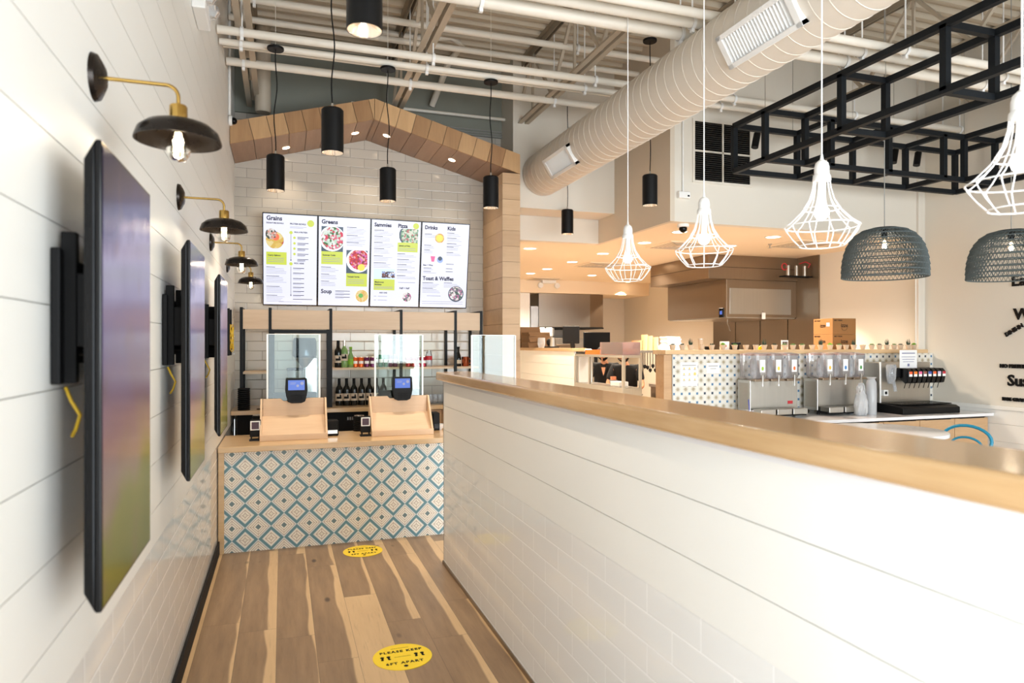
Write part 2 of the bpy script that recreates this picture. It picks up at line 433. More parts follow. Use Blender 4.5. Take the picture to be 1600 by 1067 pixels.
# ------------------------------------------------------------ mesh building
class MB:
    def __init__(s):
        s.v = []; s.f = []; s.mi = []; s.t = []; s.cur = 0; s.tone = 0.5; s.mat = None
    def add(s, vs, fs):
        n = len(s.v)
        if s.mat is not None: vs = [s.mat @ Vector(q) for q in vs]
        s.v += [tuple(q) for q in vs]
        for f in fs: s.f.append(tuple(i + n for i in f)); s.mi.append(s.cur); s.t.append(s.tone)
        return s
    def box(s, x0, x1, y0, y1, z0, z1):
        vs = [(x, y, z) for z in (z0, z1) for y in (y0, y1) for x in (x0, x1)]
        return s.add(vs, [(0, 2, 3, 1), (4, 5, 7, 6), (0, 1, 5, 4), (2, 6, 7, 3), (0, 4, 6, 2), (1, 3, 7, 5)])
    def prism(s, poly, a0, a1, axis='y'):
        """poly in the two other axes, extruded along axis"""
        n = len(poly)
        def P(p, q, a):
            return {'y': (p, a, q), 'x': (a, p, q), 'z': (p, q, a)}[axis]
        vs = [P(p, q, a0) for p, q in poly] + [P(p, q, a1) for p, q in poly]
        fs = [tuple(range(n)), tuple(range(2 * n - 1, n - 1, -1))]
        fs += [(i, i + n, (i + 1) % n + n, (i + 1) % n) for i in range(n)]
        if axis in ('y',): fs = [tuple(reversed(f)) for f in fs]
        area = sum(poly[i][0] * poly[(i + 1) % n][1] - poly[(i + 1) % n][0] * poly[i][1] for i in range(n))
        if (area > 0) : fs = [tuple(reversed(f)) for f in fs]
        return s.add(vs, fs)
    def lathe(s, prof, cx=0, cy=0, cz=0, n=24, axis='z', a0=0, a1=2 * PI):
        full = abs(a1 - a0 - 2 * PI) < 1e-6
        k = n if full else n + 1
        vs = []
        for r, h in prof:
            for i in range(k):
                a = a0 + (a1 - a0) * i / n
                p, q = r * math.cos(a), r * math.sin(a)
                vs.append({'z': (cx + p, cy + q, cz + h), 'x': (cx + h, cy + p, cz + q), 'y': (cx + q, cy + h, cz + p)}[axis])
        fs = []
        for j in range(len(prof) - 1):
            for i in range(n):
                i2 = (i + 1) % k
                a, b, c, d = j * k + i, j * k + i2, (j + 1) * k + i2, (j + 1) * k + i
                if prof[j][0] < 1e-7: fs.append((a, c, d))
                elif prof[j + 1][0] < 1e-7: fs.append((a, b, d))
                else: fs.append((a, b, c, d))
        return s.add(vs, fs)
    def cyl(s, p0, p1, r0, r1=None, n=16, cap=True):
        r1 = r0 if r1 is None else r1
        return s.tube([p0, p1], [r0, r1], n, cap)
    def tube(s, pts, r, n=8, cap=True, closed=False):
        pts = [Vector(p) for p in pts]
        rs = r if isinstance(r, (list, tuple)) else [r] * len(pts)
        m = len(pts); vs = []; up = None
        for i, p in enumerate(pts):
            if closed: t = (pts[(i + 1) % m] - pts[i - 1])
            else: t = (pts[min(i + 1, m - 1)] - pts[max(i - 1, 0)])
            t.normalize()
            if up is None:
                up = Vector((0, 0, 1)) if abs(t.z) < 0.9 else Vector((1, 0, 0))
            a = t.cross(up)
            if a.length < 1e-6: a = t.cross(Vector((0, 1, 0)))
            a.normalize(); b = a.cross(t); b.normalize(); up = b
            for k in range(n):
                an = 2 * PI * k / n
                vs.append(p + a * (math.cos(an) * rs[i]) + b * (math.sin(an) * rs[i]))
        fs = []
        for i in range(m if closed else m - 1):
            i2 = (i + 1) % m
            for k in range(n):
                k2 = (k + 1) % n
                fs.append((i * n + k, i2 * n + k, i2 * n + k2, i * n + k2))
        if cap and not closed:
            fs.append(tuple(range(n))); fs.append(tuple((m - 1) * n + k for k in reversed(range(n))))
        return s.add(vs, fs)
    def bar(s, p0, p1, w, h=None):
        """square-section bar between two points"""
        h = h or w
        p0, p1 = Vector(p0), Vector(p1); t = (p1 - p0).normalized()
        up = Vector((0, 0, 1)) if abs(t.z) < 0.95 else Vector((0, 1, 0))
        a = t.cross(up).normalized() * (w / 2); b = a.cross(t).normalized() * (h / 2)
        vs = [p + i * a + j * b for p in (p0, p1) for i, j in ((-1, -1), (1, -1), (1, 1), (-1, 1))]
        return s.add(vs, [(0, 1, 2, 3), (7, 6, 5, 4), (0, 4, 5, 1), (1, 5, 6, 2), (2, 6, 7, 3), (3, 7, 4, 0)])
    def quad(s, a, b, c, d):
        return s.add([a, b, c, d], [(0, 1, 2, 3)])
    def ball(s, c, r, n=14, sz=1.0):
        prof = [(r * math.sin(PI * i / n), -r * sz * math.cos(PI * i / n)) for i in range(n + 1)]
        prof[0] = (0, prof[0][1]); prof[-1] = (0, prof[-1][1])
        return s.lathe(prof, c[0], c[1], c[2], max(8, n))
    def text(s, body, size, loc, rot, extrude=0.0008, offset=0.0, sx=1.0, align='LEFT', spacing=1.0):
        cu = bpy.data.curves.new('t', 'FONT'); cu.body = body; cu.size = size; cu.extrude = extrude
        cu.offset = offset; cu.align_x = align; cu.resolution_u = 2; cu.space_character = spacing
        o = bpy.data.objects.new('t', cu); C.objects.link(o)
        bpy.context.view_layer.update()
        dg = bpy.context.evaluated_depsgraph_get()
        me = bpy.data.meshes.new_from_object(o.evaluated_get(dg))
        mt = Matrix.Translation(loc) @ rot.to_4x4() @ Matrix.Diagonal((sx, 1, 1, 1))
        s.add([mt @ v.co for v in me.vertices], [tuple(p.vertices) for p in me.polygons])
        bpy.data.objects.remove(o); bpy.data.curves.remove(cu); bpy.data.meshes.remove(me)
        return s
    def build(s, name, mats, parent=None, smooth=None, bevel=0.0, seg=2, label=None, cat=None, group=None, kind=None, loc=None):
        me = bpy.data.meshes.new(name); me.from_pydata(s.v, [], s.f)
        mats = mats if isinstance(mats, (list, tuple)) else [mats]
        for m in mats: me.materials.append(m)
        if len(mats) > 1: me.polygons.foreach_set('material_index', s.mi)
        at = me.attributes.new('tone', 'FLOAT', 'FACE'); at.data.foreach_set('value', s.t)
        me.update()
        if smooth:
            me.shade_smooth(); me.set_sharp_from_angle(angle=R(smooth if smooth > 1 else 40))
        o = bpy.data.objects.new(name, me); C.objects.link(o)
        if loc is not None: o.location = loc
        if parent: o.parent = parent
        if bevel:
            b = o.modifiers.new('bevel', 'BEVEL'); b.width = bevel; b.segments = seg; b.limit_method = 'ANGLE'; b.angle_limit = R(40)
        if label: o['label'] = label
        if cat: o['category'] = cat
        if group: o['group'] = group
        if kind: o['kind'] = kind
        return o
def thing(name, label, cat, loc=(0, 0, 0), rz=0.0, group=None):
    o = bpy.data.objects.new(name, None); C.objects.link(o); o.empty_display_size = 0.05
    o.location = loc; o.rotation_euler = (0, 0, rz); o['label'] = label; o['category'] = cat
    if group: o['group'] = group
    return o
def kids(o): return [c for c in C.objects if c.parent == o]
def dup(o, loc, label, rz=None, group=None):
    def cp(q, par):
        c = q.copy(); C.objects.link(c); c.parent = par
        for k in kids(q): cp(k, c)
        return c
    c = cp(o, None); c.location = loc; c['label'] = label
    if rz is not None: c.rotation_euler = (0, 0, rz)
    if group: c['group'] = group
    return c
ORD = ['first', 'second', 'third', 'fourth', 'fifth', 'sixth', 'seventh', 'eighth', 'ninth', 'tenth', 'eleventh', 'twelfth', 'thirteenth',
       'fourteenth', 'fifteenth', 'sixteenth', 'seventeenth', 'eighteenth', 'nineteenth', 'twentieth', 'twenty-first', 'twenty-second',
       'twenty-third', 'twenty-fourth', 'twenty-fifth', 'twenty-sixth', 'twenty-seventh', 'twenty-eighth', 'twenty-ninth', 'thirtieth']
# text bases: facing -Y, facing -X (right wall), lying on the floor
ROT_MY = Matrix(((1, 0, 0), (0, 0, -1), (0, 1, 0)))
ROT_MX = Matrix(((0, 0, -1), (-1, 0, 0), (0, 1, 0)))
def ROT_UP(a): return Matrix.Rotation(a, 3, 'Z')

# ------------------------------------------------------------ the shell
XL, XR, YB, ZC = -0.465, 7.0, 7.6, 4.75
YP, XK, YK, ZK = 5.95, 3.667, 13.2, 2.83      # partition plane, soffit return, kitchen back wall, kitchen ceiling
XW = 7.0                                       # kitchen side wall
XD, YD = 1.115, 4.885                          # half wall face and end
TILE = 0.83
LINES = [0.243 + 0.18 * k for k in range(26)]

MB().box(XL - .2, XR + .2, FRONT_Y - .2, YK + .2, -0.1, 0).build('floor', M['floor'], kind='structure')
# roof deck with trapezoid ribs running across the room
mb = MB(); prof = []
y = FRONT_Y - .1
while y < YB + 0.2:
    prof += [(y, ZC), (y + .045, ZC), (y + .065, ZC + .045), (y + .13, ZC + .045)]
    y += .152
n = len(prof)
vs = [(XL - .2, p, q) for p, q in prof] + [(XR + .2, p, q) for p, q in prof]
mb.add(vs, [(i, i + 1, i + 1 + n, i + n) for i in range(n - 1)])
mb.box(XL - .2, XR + .2, FRONT_Y - .1, YB + .2, ZC + .06, ZC + .12)
mb.build('ceiling', M['deck'], kind='structure')

def shiplap(mb, axis, face, a0, a1, z0, z1, sgn, back=0.1, z_first=None, step=0.18):
    """boards with real shadow gaps; face = coordinate of the visible side, sgn = direction it looks"""
    zs = [z for z in LINES if z0 + .02 < z < z1 - .02] if z_first is None else [z for z in (z_first + step * k for k in range(-9, 30)) if z0 + .02 < z < z1 - .02]
    ed = [z0] + zs + [z1]
    for k in range(len(ed) - 1):
        b0 = ed[k] + (0.0014 if k else 0); b1 = ed[k + 1] - (0.0014 if k < len(ed) - 2 else 0)
        lo, hi = sorted((face, face - sgn * .012))
        if axis == 'y': mb.box(lo, hi, a0, a1, b0, b1)
        else: mb.box(a0, a1, lo, hi, b0, b1)
    lo, hi = sorted((face - sgn * .012, face - sgn * back))
    if axis == 'y': mb.box(lo, hi, a0, a1, z0, z1)
    else: mb.box(a0, a1, lo, hi, z0, z1)
mb = MB()
shiplap(mb, 'y', XL, -.16, YB, TILE, ZC + .06, 1)
shiplap(mb, 'y', XL, FRONT_Y, -.16, 2.76, ZC + .06, 1)
mb.cur = 1; mb.box(XL - .1, XL - .002, -.16, YB, 0, TILE)
mb.build('wall_left', [M['shiplap'], M['divtile']], kind='structure')
mb = MB(); mb.box(XL, XL + .014, -.16, 5.64, 0, .1)
mb.build('baseboard_left', M['blackmatte'], kind='structure', bevel=.003)
# back wall: tile inside the wooden portal, painted block above
mb = MB(); mb.box(XL, 2.42, YB, YB + .1, 0, 4.0); mb.cur = 1; mb.box(XL, 2.42, YB, YB + .1, 4.0, ZC + .06)
mb.box(XL, 2.42, YB - .03, YB, 4.0, ZC)
mb.build('wall_back', [M['subway'], M['grey']], kind='structure')
# bulkheads over the kitchen opening
mb = MB()
mb.box(2.42, XK, 7.155, YB - .03, 3.12, ZC + .06); mb.box(2.42, XK + .05, YB - .03, YB + .1, 3.2, ZC + .06)           # upper box carrying the duct
mb.box(2.42, XK, YB - .02, YB + .08, ZK, 3.2)
mb.build('wall_bulkhead', M['paint'], kind='structure')
mb = MB(); mb.box(XK, XK + .05, YP, YB + .08, ZK, ZC + .06)
mb.build('wall_return', M['beige'], kind='structure')
mb = MB(); mb.box(XK + .05, XR + .1, YP + .001, YP + .1, ZK, ZC + .06)
pass
mb.build('wall_over_kitchen', M['paint'], kind='structure')
mb = MB(); mb.box(XK + .05, XW + .1, YP + .1, YK, ZK, ZK + .08); mb.box(2.42, XK + .05, YB + .08, YK, ZK, ZK + .08)
mb.build('ceiling_kitchen', M['ceilwarm'], kind='structure')
MB().box(XW, XW + .1, YP + .1, YK, 0, ZK).build('wall_kitchen_right', M['paint'], kind='structure')
MB().box(2.42, XW + .1, YK, YK + .1, 0, ZK).build('wall_kitchen_back', M['paint'], kind='structure')
MB().box(2.42, 2.5, YB + .1, YK, 0, ZK).build('wall_kitchen_left', M['paint'], kind='structure')
# right dining wall: paint above a rail, boards below
mb = MB(); mb.box(XR, XR + .1, FRONT_Y, YP, .93, ZC + .06)
mb2 = MB(); shiplap(mb2, 'y', XR - .012, FRONT_Y, YP, 0, .93, -1)
mb.v, mb.f, mb.mi, mb.t = mb.v + mb2.v, mb.f + [tuple(i + len(mb.v) for i in f) for f in mb2.f], mb.mi + [1] * len(mb2.f), mb.t + mb2.t
mb.build('wall_right', [M['paint'], M['shiplap']], kind='structure')
MB().box(XR - .03, XR, FRONT_Y, YP, .93, .97).build('trim_1', M['shiplap'], kind='structure', bevel=.004)
MB().box(XR - .10, XR, YP - .03, YP, .93, ZC).build('trim_2', M['paint'], kind='structure', bevel=.004)
# shop front behind the camera, with its window openings
mb = MB(); xs = [XL - .1]
for wx, ww, wz0, wz1, wp in WIN: xs += [wx - ww / 2, wx + ww / 2]
xs.append(XR + .1)
for i in range(0, len(xs), 2): mb.box(xs[i], xs[i + 1], FRONT_Y - .1, FRONT_Y, 0, ZC + .06)
for wx, ww, wz0, wz1, wp in WIN:
    mb.box(wx - ww / 2, wx + ww / 2, FRONT_Y - .1, FRONT_Y, 0, wz0); mb.box(wx - ww / 2, wx + ww / 2, FRONT_Y - .1, FRONT_Y, wz1, ZC + .06)
mb.build('wall_front', M['paint'], kind='structure')
for i, (wx, ww, wz0, wz1, wp) in enumerate(WIN):
    mb = MB(); t = .05
    for x in (wx - ww / 2 + t / 2, wx, wx + ww / 2 - t / 2): mb.box(x - t / 2, x + t / 2, FRONT_Y - .06, FRONT_Y - .01, wz0, wz1)
    for z in (wz0 + .025, 2.2, wz1 - .025): mb.box(wx - ww / 2, wx + ww / 2, FRONT_Y - .06, FRONT_Y - .01, z - t / 2, z + t / 2)
    mb.build('window_%d' % (i + 1), M['black'], kind='structure')

mb = MB()
for y in (-1.55, -.85, -.19): mb.box(XL - .07, XL - .02, y - .025, y + .025, .0, 2.76)
for z in (.05, 2.2, 2.73): mb.box(XL - .07, XL - .02, -1.6, -.165, z - .025, z + .025)
mb.build('window_4', M['black'], kind='structure')

# ------------------------------------------------------------ the half wall beside the queue and its ledge
mb = MB(); HY0 = -.9
zl = [1.0 - .02 + .0, 1.155]
ed = [TILE, .98, 1.155, 1.337]
for k in range(3):
    mb.box(XD, XD + .012, HY0, YD, ed[k] + (.0014 if k else 0), ed[k + 1] - (.0014 if k < 2 else 0))
mb.box(XD + .012, XD + .18, HY0, YD - .012, .0, 1.337)
for k in range(3): mb.box(XD, XD + .18, YD - .012, YD, ed[k] + (.0014 if k else 0), ed[k + 1] - (.0014 if k < 2 else 0))
mb.cur = 1; mb.box(XD + .002, XD + .012, HY0, YD - .002, 0, TILE); mb.box(XD + .002, XD + .178, YD - .012, YD - .002, 0, TILE)
mb.build('wall_divider', [M['shiplap'], M['divtile']], kind='structure')
MB().box(XD - .006, XD + .002, HY0, YD + .006, 0, .022).box(XD - .006, XD + .18, YD, YD + .006, 0, .022).build('baseboard_divider', M['steeldark'], kind='structure')
MB().box(XD - .004, XD, HY0, YD, 1.318, 1.337).build('trim_3', M['cap_white'], kind='structure')
mb = MB(); mb.box(XD - .05, 1.335, HY0, YD + .03, 1.34, 1.40)
mb.build('bar_ledge', M['oaky'], bevel=.012, seg=3, label='long glossy oak ledge capping the white half wall beside the queue', cat='ledge')

# ------------------------------------------------------------ wooden house-shaped portal
po = thing('house_shaped_portal', 'wooden house-shaped surround of boards framing the tiled wall behind the counter', 'portal', (0, 0, 0))
YF, XO, XI, XC_ = 6.86, 2.402, 2.204, 0.87
ZE, ZP = 3.62, 4.04                             # outer height at the eaves and the ridge
th = .205
def ztop(x): return ZP - (ZP - ZE) * abs(x - XC_) / (XO - XC_)
mbf, mbs = MB(), MB()
xl, xr = XL + .002, XO
N_B = 18
edges = [xl + (xr - xl) * i / N_B for i in range(N_B + 1)]
edges = sorted(edges + [XC_])
for a, b in zip(edges, edges[1:]):
    if b - a < .02: continue
    g = .0025
    sl = .10                                     # boards lean square to the rake
    def sk(x): return max(xl, min(xr, x)) + 0
    lean = sl * (1 if a < XC_ - .01 else -1) * .5
    la = 0 if abs(a - XC_) < .01 or a <= xl + .01 else lean
    lb = 0 if abs(b - XC_) < .01 or b >= xr - .01 else lean
    mbf.tone = random.random()
    mbf.prism([(a + g + la, ztop(a + la) - th), (b - g + lb, ztop(b + lb) - th), (b - g - 0, ztop(b)), (a + g - 0, ztop(a))], YF, YF + .02)
    mbs.tone = random.random()
    mbs.prism([(a + g + la, ztop(a + la) - th), (b - g + lb, ztop(b + lb) - th), (b - g + lb, ztop(b + lb) - th + .02), (a + g + la, ztop(a + la) - th + .02)], YF + .02, YB - .002)
mbf.build('gable_fascia', M['gable'], po)
mbs.build('gable_soffit', M['soffitwood'], po)
mb = MB()
mb.prism([(xl, ztop(xl) - th + .02), (XC_, ZP - th + .02), (XO, ZE - th + .02), (XO, ZE - .004), (XC_, ZP - .004), (xl, ztop(xl) - .004)], YF + .02, YB - .03)
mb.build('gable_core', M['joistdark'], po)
mb = MB(); z = 0.0; k = 0
while z < ZE - th:
    z1 = min(z + .165, ZE - th)
    mb.tone = random.random()
    mb.box(XI, XO - .002, YF, YF + .02, z + .0015, z1 - .0015)
    mb.tone = random.random()
    mb.box(XI, XI + .02, YF + .02, YB - .002, z + .0015, z1 - .0015)
    z = z1
mb.box(XI + .02, XO - .003, YF + .02, YB + .1, 0, ZE - th)
mb.build('portal_column', M['colwood'], po)
for px, py in ((447, 231), (555, 208), (604, 212), (706, 250)):
    # spots set into the soffit
    best = None
    for i in range(200):
        Y = YF + .05 + (YB - YF - .1) * i / 200
        p = atY(px, py, Y); e = abs(p.z - (ztop(p.x) - th))
        if best is None or e < best[0]: best = (e, p)
    p = best[1]; p.z = ztop(p.x) - th
    ang = math.atan2(ZP - ZE, XO - XC_) * (1 if p.x < XC_ else -1)
    mb = MB(); mb.lathe([(0, -.002), (.028, -.002), (.036, -.004), (.038, .003)], n=20)
    o = mb.build('soffit_spot', M['lampin'], po, loc=p); o.rotation_euler = (0, -ang, 0)
    spot('soffit_spot_light', (p.x, p.y, p.z - .02), 9, WARM2, R(100), .8, .02)

# ------------------------------------------------------------ roof joists
for xj in (-.28, 1.13, 2.54, 3.95, 5.36, 6.77):
    jo = thing('roof_joist', 'open-web steel roof joist, %s counting from the left' % ORD[[-.28, 1.13, 2.54, 3.95, 5.36, 6.77].index(xj)], 'joist', (xj, 0, 0), group='roof joists')
    y1 = YB - .06 if xj < 3 else YP - .02
    mb = MB()
    for sx in (-1, 1):
        mb.box(sx * .035 - .022, sx * .035 + .022, FRONT_Y, y1, 4.745, 4.75 - .0005); mb.box(sx * .018 - .004, sx * .018 + .004, FRONT_Y, y1, 4.68, 4.746)
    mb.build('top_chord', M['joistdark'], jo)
    mb = MB()
    for sx in (-1, 1):
        mb.box(sx * .04 - .024, sx * .04 + .024, FRONT_Y, y1, 4.05, 4.056); mb.box(sx * .02 - .004, sx * .02 + .004, FRONT_Y, y1, 4.056, 4.11)
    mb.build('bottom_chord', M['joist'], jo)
    mb = MB(); y = FRONT_Y + .2; k = 0
    while y + .55 < y1:
        a, b = (4.08, 4.71) if k % 2 == 0 else (4.71, 4.08)
        mb.bar((0, y, a), (0, y + .55, b), .028)
        if k % 2: mb.bar((0, y, 4.08), (0, y, 4.71), .022)
        y += .55; k += 1
    mb.build('web', M['joist'], jo)

# ------------------------------------------------------------ pipes across the ceiling
def pipe(label, Y, z, r, x0=XL + .01, x1=XR - .02, hang=True):
    t = thing('ceiling_pipe', label, 'pipe', (0, Y, z), group='pipes under the roof deck')
    MB().cyl((x0, 0, 0), (x1, 0, 0), r, n=14).build('pipe_run', M['pipe'], t, smooth=50)
    if hang:
        x = x0 + .12 + random.random() * .3
        while x < x1:
            mb = MB(); mb.cyl((x, 0, 0), (x, 0, ZC - z), .006, n=6); mb.lathe([(r + .004, -.012), (r + .009, -.012), (r + .009, .012), (r + .004, .012)], x, 0, 0, 14, 'x')
            mb.box(x - .012, x + .012, -.012, .012, -r - .03, -r)
            mb.build('pipe_hanger', M['whiteplastic'], t, smooth=40)
            x += 1.45
A1 = atX(337, 45, XL); A2 = atX(340, 61, XL); A3 = atX(346, 69, XL)
pipe('thick white pipe, upper of the close pair above the black lamp canopies', A1.y, A1.z, .031)
pipe('white pipe, lower of the close pair above the black lamp canopies', A2.y + .03, A2.z, .026)
pipe('thin conduit just under the close pair of white pipes, carrying lamp canopies', A3.y + .03, A3.z, .011, hang=False)
p = atY(419, 103, 6.35); pipe('beige pipe crossing in front of the grey upper wall', 6.35, p.z, .035)
p = atY(1309, 60, 3.75); pipe('white pipe near the top of the photo, uppermost right of the duct', 3.75, p.z, .03)
p = atY(1289, 72, 3.95); pipe('white pipe near the top, middle one right of the duct', 3.95, p.z, .034)
p = atY(1265, 87, 4.15); pipe('thick white pipe, lowest of the three right of the duct', 4.15, p.z, .042)
p = atY(598, 30, 6.0); pipe('high pipe just below the deck ribs, nearer one', 6.0, p.z, .03)
p = atY(598, 60, 6.6); pipe('high pipe just below the deck ribs, farther one', 6.6, min(p.z, 4.62), .03, hang=False)
p = atY(650, 172, 7.45); pipe('slim conduit along the top of the grey back wall', 7.45, p.z, .018, x0=.7, x1=3.6)
for k in range(3):
    mb = MB(); mb.cyl((.9, 0, 0), (2.9, 0, 0), .008, n=6)
    mb.build('wall_conduit', M['greycable'], loc=(0, YB - .045, 4.02 + .03 * k - .02), smooth=50, label='thin grey conduit against the grey upper wall behind the gable, %s of three' % ['lowest', 'middle', 'topmost'][k], cat='conduit', group='thin conduits behind the gable')
# rain pipe and bent vent pipe by the back wall
a = atY(411, 176, 7.2)
MB().lathe([(0, 0), (.068, 0), (.075, .01), (.07, ZC - a.z)], a.x, a.y, a.z, 20).build('rain_pipe', M['joist'], smooth=40, label='fat vertical beige drain pipe hanging above the left end of the gable', cat='pipe')
mb = MB(); q0 = atY(650, 60, 6.9); q1 = atY(722, 70, 7.0); q2 = atY(700, 100, 7.2); q3 = atY(675, 165, 7.5)
mb.tube([atY(560, 45, 6.8), q0, atY(705, 58, 6.9), q1, q2, q3], .035, 10)
mb.build('vent_pipe', M['pipe'], smooth=60, label='beige pipe bending down in an elbow to the grey back wall', cat='pipe')

# ------------------------------------------------------------ the spiral duct
DX, DZ, DR, DY1 = 2.765, 3.50, .237, 7.15
du = thing('spiral_duct', 'large round spiral-seamed white air duct running under the roof', 'duct', (DX, 0, DZ))
MB().lathe([(0, FRONT_Y + .3), (DR, FRONT_Y + .3), (DR, DY1)], n=64, axis='y').build('duct_tube', M['duct'], du, smooth=40)
mb = MB(); pts = []; y = FRONT_Y + .35; k = 0
while y < DY1 - .01:
    a = 2 * PI * k / 40; pts.append((DR * math.cos(a), y, DR * math.sin(a))); y += .112 / 40; k += 1
mb.tube(pts, .0032, 5); mb.build('spiral_seam', M['duct'], du, smooth=60)
for nm, px, py, half in (('a', 1195, 68, .31), ('b', 881, 258, .30)):
    p = atX(px, py, 2.60)
    dirv = Vector((p.x, 0, p.z - CAM_H)).normalized()
    ang = math.atan2(dirv.z, dirv.x) - R(2)
    gr = bpy.data.objects.new('duct_grille', None); C.objects.link(gr); gr.parent = du
    yc = p.y
    # local frame: u along the duct, v round it, w outwards
    w_ = Vector((-math.cos(ang), 0, -math.sin(ang))); u_ = Vector((0, 1, 0)); v_ = u_.cross(w_)
    Mx = Matrix((u_, v_, w_)).transposed().to_4x4()
    gr.matrix_local = Matrix.Translation(w_ * (DR + .012) + Vector((0, yc, 0))) @ Mx
    hw = .105
    mb = MB()
    mb.box(-half, half, -hw, -hw + .03, -.04, .016); mb.box(-half, half, hw - .03, hw, -.04, .016)
    mb.box(-half, -half + .045, -hw, hw, -.04, .016); mb.box(half - .045, half, -hw, hw, -.04, .016)
    mb.build('grille_frame', M['whiteplastic'], gr, bevel=.003)
    mb = MB(); mb.box(-half + .04, half - .04, -hw + .025, hw - .025, -.03, -.02)
    mb.build('grille_throat', M['blackmatte'], gr)
    mb = MB(); k = 0; x = -half + .05
    while x < half - .05:
        mb.add([(x, -hw + .03, -.012), (x, hw - .03, -.012), (x + .009, hw - .03, .006), (x + .009, -hw + .03, .006)], [(0, 1, 2, 3)])
        x += .026
    mb.build('grille_blades', M['whiteplastic'], gr)
# ------------------------------------------------------------ left wall: televisions and sconces
def make_tv(loc, label):
    t = thing('wall_television', label, 'television', loc, 0, None)
    f = 0.115; hw, hh = .272, .484
    mb = MB()                                     # slim panel with a bulged, tapering back
    mb.prism([(-hw, f - .012), (-hw, f), (hw, f), (hw, f - .012)][::-1], -hh, hh, 'z')
    mb.v = [(q[1], q[0], q[2]) for q in mb.v]; mb.f = [tuple(reversed(q)) for q in mb.f]
    s = MB()
    s.add([(f - .012, -hw, -hh), (f - .012, hw, -hh), (f - .012, hw, hh), (f - .012, -hw, hh),
           (f - .034, -hw + .006, -hh + .04), (f - .034, hw - .006, -hh + .04), (f - .034, hw - .006, hh - .04), (f - .034, -hw + .006, hh - .04)],
          [(0, 1, 2, 3), (7, 6, 5, 4), (0, 4, 5, 1), (1, 5, 6, 2), (2, 6, 7, 3), (3, 7, 4, 0)])
    mb.build('bezel', M['blackgloss'], t, bevel=.003)
    s.build('rear_housing', M['blackgloss'], t, bevel=.004)
    v = MB()
    for k in range(14): v.box(f - .026, f - .019, -hw + .0035, -hw + .01, -.36 + k * .055, -.33 + k * .055)
    v.build('vent_slots', M['blackmatte'], t)
    MB().box(f, f + .0012, -hw + .009, hw - .009, -hh + .009, hh - .009).build('screen', M['tv'], t)
    mb = MB()
    mb.box(.002, .010, -.16, .16, .02, .26); mb.box(.010, .040, -.15, -.125, -.02, .31); mb.box(.04, .082, -.15, -.13, .06, .22); mb.box(.010, .082, .12, .15, -.02, .31)
    mb.box(.002, .02, -.19, -.16, -.02, .27); mb.cyl((.01, -.1, .05), (.055, .06, .05), .012)
    mb.build('wall_bracket', M['blackmatte'], t, bevel=.003)
    mb = MB(); mb.tube([(.015, -.13, -.03), (.03, -.145, -.06), (.045, -.14, -.09), (.035, -.13, -.12), (.02, -.10, -.14)], .004, 8)
    mb.build('power_cable', M['rubber'], t, smooth=60)
    return t
tv = make_tv((XL, 1.862, 1.535), 'nearest and largest-looking portrait television on the left white wall')
dup(tv, (XL, 3.275, 1.535), 'middle portrait television of the three on the left white wall')
dup(tv, (XL, 4.69, 1.535), 'farthest portrait television on the left wall, nearest the service counter')

def make_sconce(loc, label):
    t = thing('wall_sconce', label, 'wall lamp', loc, 0, None)
    MB().lathe([(0, .028), (.03, .027), (.058, .012), (.062, 0.0), (0, 0)], n=36, axis='x').build('backplate', M['bronze'], t, smooth=40)
    mb = MB(); pts = [(.026, 0, 0), (.17, 0, 0)]
    for k in range(1, 7): a = k * PI / 12; pts.append((.17 + .03 * math.sin(a), 0, -.03 + .03 * math.cos(a)))
    pts.append((.2, 0, -.055))
    mb.tube(pts, .0052, 10); mb.build('arm', M['brass'], t, smooth=60)
    MB().lathe([(0, -.05), (.02, -.052), (.0225, -.056), (.0225, -.094), (0, -.094)], .2, 0, 0, 24).build('socket_cup', M['brass'], t, smooth=40)
    o = [(.02, -.092), (.05, -.095), (.08, -.105), (.1, -.122), (.108, -.145), (.1085, -.150)]
    i = [(.1065, -.150), (.1055, -.145), (.098, -.1245), (.078, -.108), (.05, -.0985), (.018, -.096)]
    MB().lathe(o + i, .2, 0, 0, 48).build('shade', M['bronze'], t, smooth=60)
    MB().lathe([(.012, -.10), (.014, -.115), (.026, -.145), (.031, -.165), (.029, -.185), (.018, -.200), (0, -.205)], .2, 0, 0, 20).build('glass_bulb', M['glass'], t, smooth=60)
    mb = MB()
    for k in range(4):
        a = k * PI / 2 + .4
        mb.tube([(.2 + .006 * math.cos(a), .006 * math.sin(a), -.125), (.2 + .011 * math.cos(a), .011 * math.sin(a), -.178)], .0022, 6)
    mb.build('filament', M['bulb'], t)
    return t
SY = [2.03, 3.555, 5.06, 6.52]
sl = ['nearest black and brass wall lamp, largest in view on the left wall', 'second black and brass wall lamp from the camera on the left wall',
      'third black and brass wall lamp from the camera on the left wall', 'farthest and smallest-looking black and brass wall lamp on the left wall']
s0 = make_sconce((XL, SY[0], 2.295), sl[0])
for k in range(1, 4): dup(s0, (XL, SY[k], 2.295), sl[k])
for yk in SY:
    point('sconce_light', (XL + .2, yk, 2.295 - .145), 1.3, WARM2, .02)

